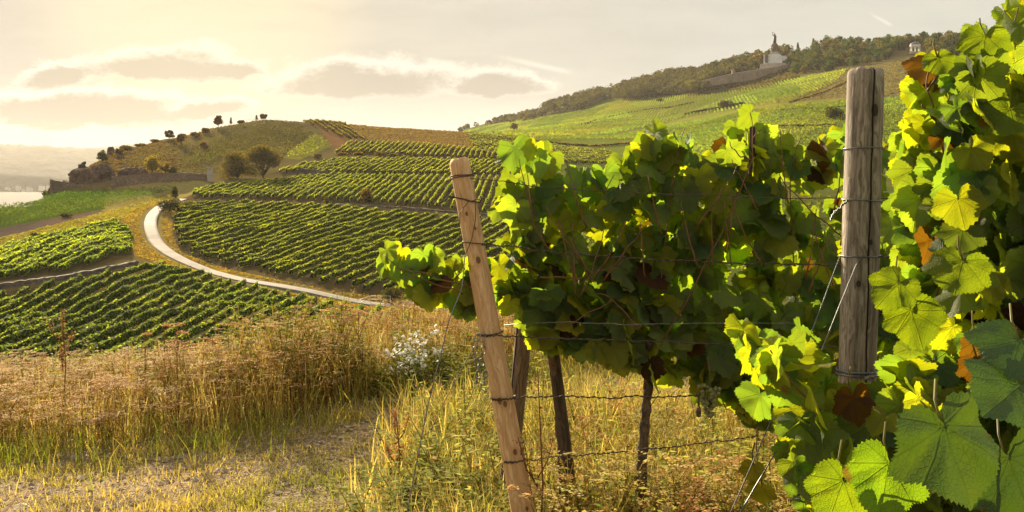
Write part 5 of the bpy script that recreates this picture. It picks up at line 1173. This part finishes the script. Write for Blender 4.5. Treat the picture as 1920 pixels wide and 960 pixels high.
# chain hanging from the middle of the pine post
c = at(903, 628, 3.32); ch = empty('hanging_chain', tuple(c), 'short steel chain hanging in two strands left of the pine post', 'chain')
def link_mb(r0=.0085, l=.012, wr=.0022):
    th = np.linspace(0, 2*np.pi, 17); P = np.stack([np.cos(th)*r0, th*0, np.sin(th)*r0+np.sign(np.sin(th))*l*.5], 1); mb = MB(); mb.add(*tube(P, wr, 5, False)); return mb
lk = link_mb().data('link', M['wire'])
for st_, (dx_, nn) in enumerate([(0.002, 9), (-.022, 8)]):
    for i in range(nn):
        o = obj('link', lk, ch, (dx_+.006*math.sin(i*1.3+st_)+.001*i, 0, -.012-i*.0225)); o.rotation_euler = (rs.normal(0, .1), rs.normal(0, .12), (i % 2)*1.35+.2)
# rusty tensioner
c = at(1310, 745, 3.34); tn = empty('wire_tensioner', tuple(c), 'small rusty wire tensioner hanging at the end of the low wire', 'tensioner')
part('hook', M['rust'], tn, tube([(0, 0, .01), (0, 0, -.03), (.006, 0, -.045)], .0035, 6)); part('body', M['rust'], tn, lathe([(.004, -.075), (.009, -.07), (.010, -.05), (.006, -.04)], 8)); part('ring', M['rust'], tn, tube([(math.cos(a)*.008, 0, .012+math.sin(a)*.008) for a in np.linspace(0, 6.28, 14)], .0022, 5))
# striped marker tag on the hidden post
c = at(987, 352, 4.0); mk = empty('marker_tag', tuple(c), 'small black and white striped tag on the hidden grey post', 'tag'); part('plate', M['white'], mk, box(0, -.045, 0, .028, .003, .11, 0))
for k_ in range(3):
    v_, f_ = box(0, -.048, -.035+k_*.035, .027, .002, .014); v_[:, 2] += v_[:, 0]*.5; part('stripe', M['bronze'], mk, (v_, f_))

# ------------------------------------------------------------------ grape leaves
HALF = [(.10, -.20), (.26, -.33), (.44, -.30), (.60, -.19), (.70, -.05), (.69, .06), (.70, .13), (.77, .22), (.83, .35), (.76, .47), (.66, .53), (.55, .56), (.52, .65), (.45, .76), (.33, .86), (.17, .94), (0, 1.04)]
def outline(serr, div):
    pts = [(0.0, -.02)]+HALF; P = []
    for i in range(len(pts)-1):
        for k_ in range(div): f = k_/div; P.append((pts[i][0]*(1-f)+pts[i+1][0]*f, pts[i][1]*(1-f)+pts[i+1][1]*f))
    P.append(pts[-1]); P = np.array(P); c = np.array([.25, .3])
    for i in range(2, len(P)-1):
        d = P[i]-np.array([0, .18]); d /= np.linalg.norm(d); P[i] += d*serr*(1 if i % 2 else -1)
    Lf = P[1:-1][::-1]*[-1, 1]
    return np.concatenate([P, Lf])
def leaf_topo(serr, div, rings):
    O = outline(serr, div); n = len(O); c0 = np.array([0, .12]); V = [c0[None]]
    for r in rings: V.append(c0+(O-c0)*r)
    V = np.concatenate(V); tri = np.array([[0, 1+j, 1+(j+1) % n] for j in range(n)])
    q = [[1+i*n+j, 1+(i+1)*n+j, 1+(i+1)*n+(j+1) % n, 1+i*n+(j+1) % n] for i in range(len(rings)-1) for j in range(n)]
    return V, [tri, np.array(q)]
TOPO = {'lo': leaf_topo(.030, 1, (.5, 1.0)), 'mid': leaf_topo(.028, 2, (.45, .8, 1.0)), 'hi': leaf_topo(.022, 4, (.15, .3, .45, .6, .75, .9, 1.0))}
def leaves(mb, P, size, N, tip, col, rs, lod='lo', curl=1.0):
    """P centre of blade; N face normal; tip wanted tip direction"""
    B0, fs = TOPO[lod]; n = len(P); nv = len(B0); size = np.broadcast_to(size, (n,))
    N = unit(N); Tt = unit(tip-N*np.sum(tip*N, 1, keepdims=True)); S = np.cross(Tt, N)
    x = B0[:, 0][None]*rs.uniform(.85, 1.15, (n, 1)); y = B0[:, 1][None]-.35
    a = rs.uniform(-.15, .75, (n, 1))*curl; b = rs.uniform(-.15, .7, (n, 1))*curl; f = rs.uniform(-.15, .5, (n, 1))*curl; ph = rs.uniform(0, 6.28, (n, 1)); wv = rs.uniform(.03, .10, (n, 1))*curl
    th = np.arctan2(x, y+.3); r = np.hypot(x, y+.2)
    z = -a*x*x-b*y*np.abs(y)*1.2+f*np.abs(x)+wv*np.sin(th*5+ph)*r*1.3+.02*np.sin(x*11+ph)*np.cos(y*9+ph)
    if lod == 'hi': z = z+.012*np.abs(np.sin((y-np.abs(x)*.8)*15))*(r > .1)
    V = P[:, None]+(S[:, None]*x[..., None]+Tt[:, None]*y[..., None]+N[:, None]*z[..., None])*size[:, None, None]*.62
    V = V.reshape(-1, 3); off = np.arange(n)*nv; F_ = [(f_[None]+off[:, None, None]).reshape(-1, f_.shape[1]) for f_ in fs]
    uv = np.tile(B0, (n, 1)); mb.add(V, F_, rep(col, nv), uv)
    return P-Tt*size[:, None]*.35*.62
def lcol(n, rs, warm=.0, dead=.02):
    c = np.array((.098, .132, .052))*rs.uniform(.7, 1.35, (n, 1)); yv = rs.rand(n) < .16+warm; c[yv] = np.array((.135, .150, .026))*rs.uniform(.8, 1.3, (yv.sum(), 1))
    bl = rs.rand(n) < .25; c[bl] = np.array((.075, .122, .062))*rs.uniform(.8, 1.2, (bl.sum(), 1))
    d_ = rs.rand(n) < dead*.7; c[d_] = np.array((.045, .022, .011))*rs.uniform(.6, 1.4, (d_.sum(), 1)); return c
def shoot(pts, r=.0032, m='cane'): return tube(wirepath(pts, 3, .006, 6), np.linspace(r, r*.5, 6*(len(pts)-1)+1), 6)
def foliage_cloud(rs, n, regions, d_mid, d_th, size, lod, warm=0, dead=.035, keepf=None, facing=(0, -1, .15), spread=.9, curl=1.0, anchor=None):
    """leaves filling a slab: regions = outline of the slab seen from the front, as world (x,z) polygon"""
    P = []; reg = np.array(regions)
    while sum(map(len, P)) < n:
        x = rs.uniform(reg[:, 0].min(), reg[:, 0].max(), n); z = rs.uniform(reg[:, 1].min(), reg[:, 1].max(), n); k = inpoly(x, z, regions)
        x, z = x[k], z[k]; ym = d_mid(x) if callable(d_mid) else np.full(len(x), d_mid); y = ym+rs.uniform(-1, 1, len(x))*d_th
        P.append(np.stack([x, y, z], 1))
    P = np.concatenate(P)[:n]
    if keepf is not None: P = P[keepf(P, rs)]
    n = len(P); out_ = np.sign(P[:, 1]-(d_mid(P[:, 0]) if callable(d_mid) else d_mid))
    N = np.stack([rs.normal(0, spread*.7, n), out_*rs.uniform(.3, 1.2, n), rs.uniform(-.1, 1.0, n)], 1)+rs.normal(0, .3, (n, 3))
    T = np.stack([rs.normal(0, .45, n), out_*.25, -np.ones(n)], 1)+rs.normal(0, .3, (n, 3))
    return P, N, T
def vine(name, base, label, rs, poly, dmid, dth, n, size, lod, canes, trunk=None, warm=0, dead=.03, extra=None, group=None, hole=None, curl=1.0):
    t_ = empty(name, tuple(base), label, 'grapevine', group); base = np.array(base, float)
    P, N, T = foliage_cloud(rs, n, poly, dmid, dth, size, lod, warm, keepf=hole)
    mb = MB(); sz = rs.uniform(.7, 1.2, len(P))*size; leaves(mb, P-base, sz, N, T, lcol(len(P), rs, warm, dead), rs, lod, curl); mb.build('foliage', M['leaf'], t_)
    if trunk is not None: mb = MB(); q = wirepath(trunk, 5, .008, 10)-base; mb.add(*tube(q, np.linspace(.026, .016, len(q))*(1+.15*np.sin(np.arange(len(q))*1.7)), 9)); mb.build('trunk', M['trunk'], t_)
    for c_ in canes: mb = MB(); mb.add(*shoot([np.array(p)-base for p in c_])); mb.build('cane', M['cane'], t_)
    return t_, base
YA = lambda x: 3.62-.03*x
def W(px, py, Y): return tuple(at(px, py, Y))
def polyW(pts, Y): return [tuple(at(a, b, Y)[[0, 2]]) for a, b in pts]
# the row behind: three vines, split along the row
rs = np.random.RandomState(51)
rowA = [
 ([(958, 272), (985, 260), (1005, 272), (1035, 290), (1042, 345), (1095, 335), (1150, 330), (1182, 340), (1182, 690), (1120, 678), (1080, 662), (1010, 668), (990, 625), (975, 590), (935, 585), (925, 520), (950, 470), (938, 400), (952, 330)], 430, 'grapevine at the end of the row tangled round the thin grey post'),
 ([(1160, 330), (1182, 300), (1212, 285), (1238, 248), (1280, 246), (1292, 295), (1345, 305), (1372, 290), (1385, 270), (1397, 222), (1428, 222), (1438, 300), (1452, 310), (1452, 800), (1400, 790), (1330, 742), (1290, 712), (1230, 722), (1180, 690), (1150, 676)], 640, 'dense grapevine in the middle of the row, dark face towards the viewer'),
 ([(1435, 270), (1480, 245), (1520, 255), (1545, 275), (1575, 255), (1640, 240), (1680, 300), (1720, 330), (1800, 330), (1960, 300), (1960, 860), (1700, 860), (1500, 850), (1440, 800)], 820, 'grapevine of the same row seen on both sides behind the grey post'),
]
canesA = [[[W(1000, 640, 3.6), W(1010, 500, 3.6), W(995, 380, 3.6), W(985, 262, 3.6)], [W(1000, 560, 3.6), W(1060, 470, 3.55), W(1120, 400, 3.5), W(1150, 330, 3.5)], [W(990, 640, 3.6), W(1080, 600, 3.4), W(1150, 560, 3.38)], [W(1030, 470, 3.4), W(1000, 420, 3.38), W(990, 330, 3.4)], [W(1010, 520, 3.38), W(1090, 520, 3.36), W(1170, 490, 3.36)]],
          [[W(1215, 690, 3.55), W(1240, 520, 3.5), W(1262, 330, 3.5), W(1283, 240, 3.5)], [W(1215, 690, 3.55), W(1300, 540, 3.4), W(1370, 400, 3.4), W(1412, 300, 3.4), W(1408, 212, 3.4)], [W(1408, 300, 3.4), W(1385, 290, 3.4), W(1368, 268, 3.4)], [W(1412, 260, 3.4), W(1425, 240, 3.4)], [W(1200, 620, 3.4), W(1150, 560, 3.38), W(1100, 540, 3.38)]],
          [[W(1500, 800, 3.5), W(1490, 520, 3.5), W(1480, 330, 3.5), W(1500, 260, 3.5)], [W(1560, 700, 3.5), W(1660, 520, 3.5), W(1640, 300, 3.5)]]]
trA = [[W(1066, 1060, 3.82), W(1056, 900, 3.82), W(1046, 740, 3.8), W(1020, 600, 3.65)], [W(1196, 1060, 3.55), W(1203, 860, 3.55), W(1212, 760, 3.55), W(1218, 640, 3.52)], [W(1490, 1060, 3.5), W(1496, 800, 3.5), W(1500, 640, 3.5)]]
for k_, cn in enumerate(canesA):
    x0, x1 = [(970, 1170), (1190, 1440), (1450, 1600)][k_]; rq = np.random.RandomState(90+k_)
    for _ in range(9):
        a_ = rq.uniform(x0, x1); p_ = rq.uniform(380, 560); dx_ = rq.normal(0, 45); cn.append([W(a_, p_, 3.36), W(a_+dx_*.5, p_-50, 3.33), W(a_+dx_, p_-rq.uniform(90, 140), 3.36)])
for (pl, n, lab), cn, tk in zip(rowA, canesA, trA):
    def hole(P, rs):   # looser at the top and at the outer end so sky and fields show through
        zt = P[:, 2]; loose = np.clip((zt-1.0)/.6, 0, .45); return rs.rand(len(P)) > loose
    vine('grapevine', tk[0], lab, rs, polyW(pl, 3.5), YA, .14, n, .135, 'lo', cn, tk, .14, .035, group='grapevines in the row behind the pine post', hole=hole)
# hanging arm left of the pine post
rs = np.random.RandomState(52); Yh = 3.5
vine('grapevine', W(905, 620, 3.6), 'bright leafy vine branch reaching out left of the pine post', rs, polyW([(712, 488), (745, 462), (800, 476), (840, 492), (880, 480), (925, 500), (925, 600), (885, 594), (840, 560), (790, 566), (745, 540), (722, 515)], Yh), Yh, .09, 56, .115, 'mid',
     [[W(985, 580, 3.7), W(900, 560, 3.55), W(860, 545, 3.38), W(770, 520, 3.36), W(718, 480, 3.38)], [W(985, 560, 3.7), W(905, 545, 3.4), W(800, 512, 3.36), W(740, 505, 3.38)]], None, .35, .10)

def clear_post(P):   # leaves keep clear of the face of the grey post
    px = 960+F*P[:, 0]/P[:, 1]; py = HY-F*(P[:, 2]-CZ)/P[:, 1]
    return ~((px > 1540) & (px < 1688) & (py < 745)) | (P[:, 1] > 2.7)
# the near row at right
rs = np.random.RandomState(53)
t_, b_ = vine('grapevine', W(1700, 1300, 2.2), 'tall near grapevine right of the grey post, sun shining through its leaves', rs, polyW([(1728, 330), (1728, 240), (1732, 165), (1745, 140), (1760, 118), (1775, 115), (1795, 150), (1830, 170), (1850, 90), (1862, 60), (1900, 60), (1960, 0), (2040, 0), (2040, 760), (1960, 760), (1752, 640), (1728, 600), (1728, 480), (1728, 400)], 2.1), lambda x: 2.15+0*x, .24, 620, .104, 'mid',
     [[W(1720, 900, 2.15), W(1735, 640, 2.15), W(1790, 420, 2.1), W(1765, 270, 2.1), W(1738, 170, 2.1), W(1745, 105, 2.1)], [W(1765, 270, 2.1), W(1800, 255, 2.1), W(1830, 240, 2.1)], [W(1752, 225, 2.1), W(1725, 190, 2.1)], [W(1850, 900, 2.1), W(1860, 500, 2.1), W(1880, 200, 2.1), W(1905, 20, 2.1)], [W(1738, 170, 2.1), W(1775, 120, 2.1)]],
     [W(1830, 1400, 2.1), W(1815, 1000, 2.1), W(1800, 700, 2.1)], .22, .03, hole=lambda P, rs: (rs.rand(len(P)) > np.clip((P[:, 2]-1.7)/.6, 0, .35)) & clear_post(P))
vine('grapevine', W(1600, 1300, 1.9), 'bright yellow green vine clump covering the foot of the grey post', rs, polyW([(1412, 690), (1420, 650), (1480, 632), (1540, 628), (1575, 690), (1610, 790), (1670, 740), (1700, 680), (1760, 680), (1960, 700), (2000, 720), (2000, 1100), (1560, 1150), (1530, 960), (1500, 900), (1495, 800), (1455, 790), (1445, 730), (1470, 700)], 1.95), lambda x: 1.98+0*x, .22, 520, .106, 'mid',
     [[W(1800, 1050, 1.9), W(1640, 900, 1.85), W(1520, 760, 1.85), W(1440, 660, 1.85)], [W(1850, 1000, 1.8), W(1700, 960, 1.75), W(1640, 930, 1.7)]], None, .30, .015, hole=lambda P, rs: clear_post(P))
# big leaves and withered ones singled out as parts
def one_leaf(px, py, Y, sz, N, T, col, parent, base, seed, name='large_leaf', label=None, curl=.55, lod='hi', mat='leaf'):
    rs = np.random.RandomState(seed); mb = MB(); p = at(px, py, Y)-base; a_ = leaves(mb, p[None], np.array([sz]), np.array([N], float), np.array([T], float), np.array([col]), rs, lod, curl)
    mb.add(*tube([a_[0], a_[0]+[0, .02, .03], a_[0]+[.02, .06, .05]], [.0022, .002, .0018], 6), (.10, .10, .03)); o = mb.build(name, M[mat], parent)
    if label: o['label'] = label
bb = at(1800, 1400, 1.25); nv = empty('grapevine', tuple(bb), 'foremost grapevine with one very large veined leaf at lower right corner', 'grapevine')
one_leaf(1788, 850, 1.22, .178, (.25, -1, .42), (.22, -.1, -1), (.052, .092, .024), nv, bb, 3, 'large_leaf', 'very large dark green leaf with raised veins in the lower right corner', 1.0, 'hi', 'shadeleaf')
one_leaf(1890, 742, 1.3, .16, (.1, -.7, .8), (-.8, -.5, -.3), (.050, .095, .028), nv, bb, 5, mat='shadeleaf')
one_leaf(1905, 660, 1.35, .13, (.1, -.6, .9), (-.5, -.6, -.4), (.046, .09, .026), nv, bb, 6, mat='shadeleaf')
one_leaf(1660, 905, 1.45, .15, (-.3, -1, .3), (-.2, 0, -1), (.07, .12, .025), nv, bb, 7)
one_leaf(1905, 900, 1.4, .17, (.2, -1, .3), (.3, 0, -1), (.04, .075, .024), nv, bb, 8, mat='shadeleaf')
one_leaf(1570, 930, 1.5, .13, (-.2, -1, .4), (-.4, 0, -1), (.09, .13, .022), nv, bb, 9)
part('cane', M['cane'], nv, shoot([np.zeros(3), at(1850, 1000, 1.4)-bb, at(1815, 760, 1.45)-bb, at(1900, 620, 1.5)-bb])); 
bd = at(1700, 1300, 2.2)
for i, (px, py, Y, sz, col, N) in enumerate([(1603, 762, 1.80, .085, (.055, .026, .012), (-.2, -1, .6)), (1840, 655, 1.85, .10, (.062, .030, .013), (.1, -1, .3)), (1835, 690, 1.84, .10, (.05, .023, .012), (-.3, -1, -.2)), (1872, 668, 1.86, .075, (.08, .05, .014), (.5, -1, .2))]):
    one_leaf(px, py, Y, sz, N, (.2, 0, -1), col, t_, bd, 20+i, 'withered_leaf', ['rust brown withered leaf in front of the grey post', 'large orange brown withered leaf beside the knotted wire', 'lower brown withered leaf under the knotted wire', 'small ochre withered leaf by the knotted wire'][i], 1.6, 'mid')
for i, (px, py, Y, sz, T) in enumerate([(1715, 605, 1.9, .135, (.25, 0, -1)), (1672, 545, 1.9, .12, (-.7, 0, -.8)), (1845, 85, 1.95, .12, (-.1, 0, -1)), (1764, 118, 2.0, .09, (.3, 0, -1)), (1878, 220, 1.9, .12, (-.6, 0, -.7)), (1800, 510, 1.85, .13, (-.2, 0, -1))]):
    one_leaf(px, py, Y, sz, (-.35, -.75, .55), T, (.085, .115, .018), t_, bd, 40+i, 'sunlit_leaf', None, .6, 'hi')
# yellow leaves drooping below the near vine
yl_ = empty('grapevine_shoot', tuple(at(1420, 800, 2.6)), 'thin drooping shoot with two pale yellow leaves beside the guy wires', 'vine shoot'); bz = at(1420, 800, 2.6)
for i, (px, py, sz) in enumerate([(1412, 885, .085), (1428, 925, .085)]): one_leaf(px, py, 2.6, sz, (-.5, -1, .1), (-.1, 0, -1), (.13, .12, .02), yl_, bz, 60+i, 'leaf', None, 1.2, 'mid')
part('cane', M['cane'], yl_, shoot([np.zeros(3), at(1418, 850, 2.6)-bz, at(1430, 915, 2.6)-bz], .002))
# grapes under the middle vine
for k_, (px, py, lab) in enumerate([(1330, 722, 'pale bunch of unripe grapes hanging under the dark vine leaves'), (1462, 690, 'shaded bunch of grapes behind the bright left leaves')]):
    c = at(px, py, 3.42); gr = empty('grape_bunch', tuple(c), lab, 'grapes'); rs = np.random.RandomState(70+k_); mb = MB()
    for i in range(70):
        z = -rs.rand()*.12; r = (.045*(1+z/.14))+.004; a = rs.uniform(0, 6.28); q = rs.uniform(.4, 1)*r
        th = np.linspace(0, math.pi, 6); mb.add(*lathe([(math.sin(x_)*.0085+1e-4, -math.cos(x_)*.0085) for x_ in th], 9, (math.cos(a)*q, math.sin(a)*q, z)))
    mb.build('berries', M['grape'], gr); part('stalk', M['cane'], gr, tube([(0, 0, -.01), (.004, .01, .05), (.0, .03, .09)], .002, 5))

# ------------------------------------------------------------------ haze in the air of the valley
mb = MB(); mb.add(*box(400, 2280, 95, 19500, 5640, 310))
hz = mb.build('haze', None, None, False); tag(hz, kind='stuff')
m, t = new_mat('valley haze'); pv = t.node('ShaderNodeVolumePrincipled'); pv.inputs['Color'].default_value = (.94, .90, .86, 1); pv.inputs['Density'].default_value = HAZE = .000052
pv.inputs['Anisotropy'].default_value = .32
t.l.new(pv.outputs[0], t.node('ShaderNodeOutputMaterial').inputs['Volume']); hz.data.materials.append(m)
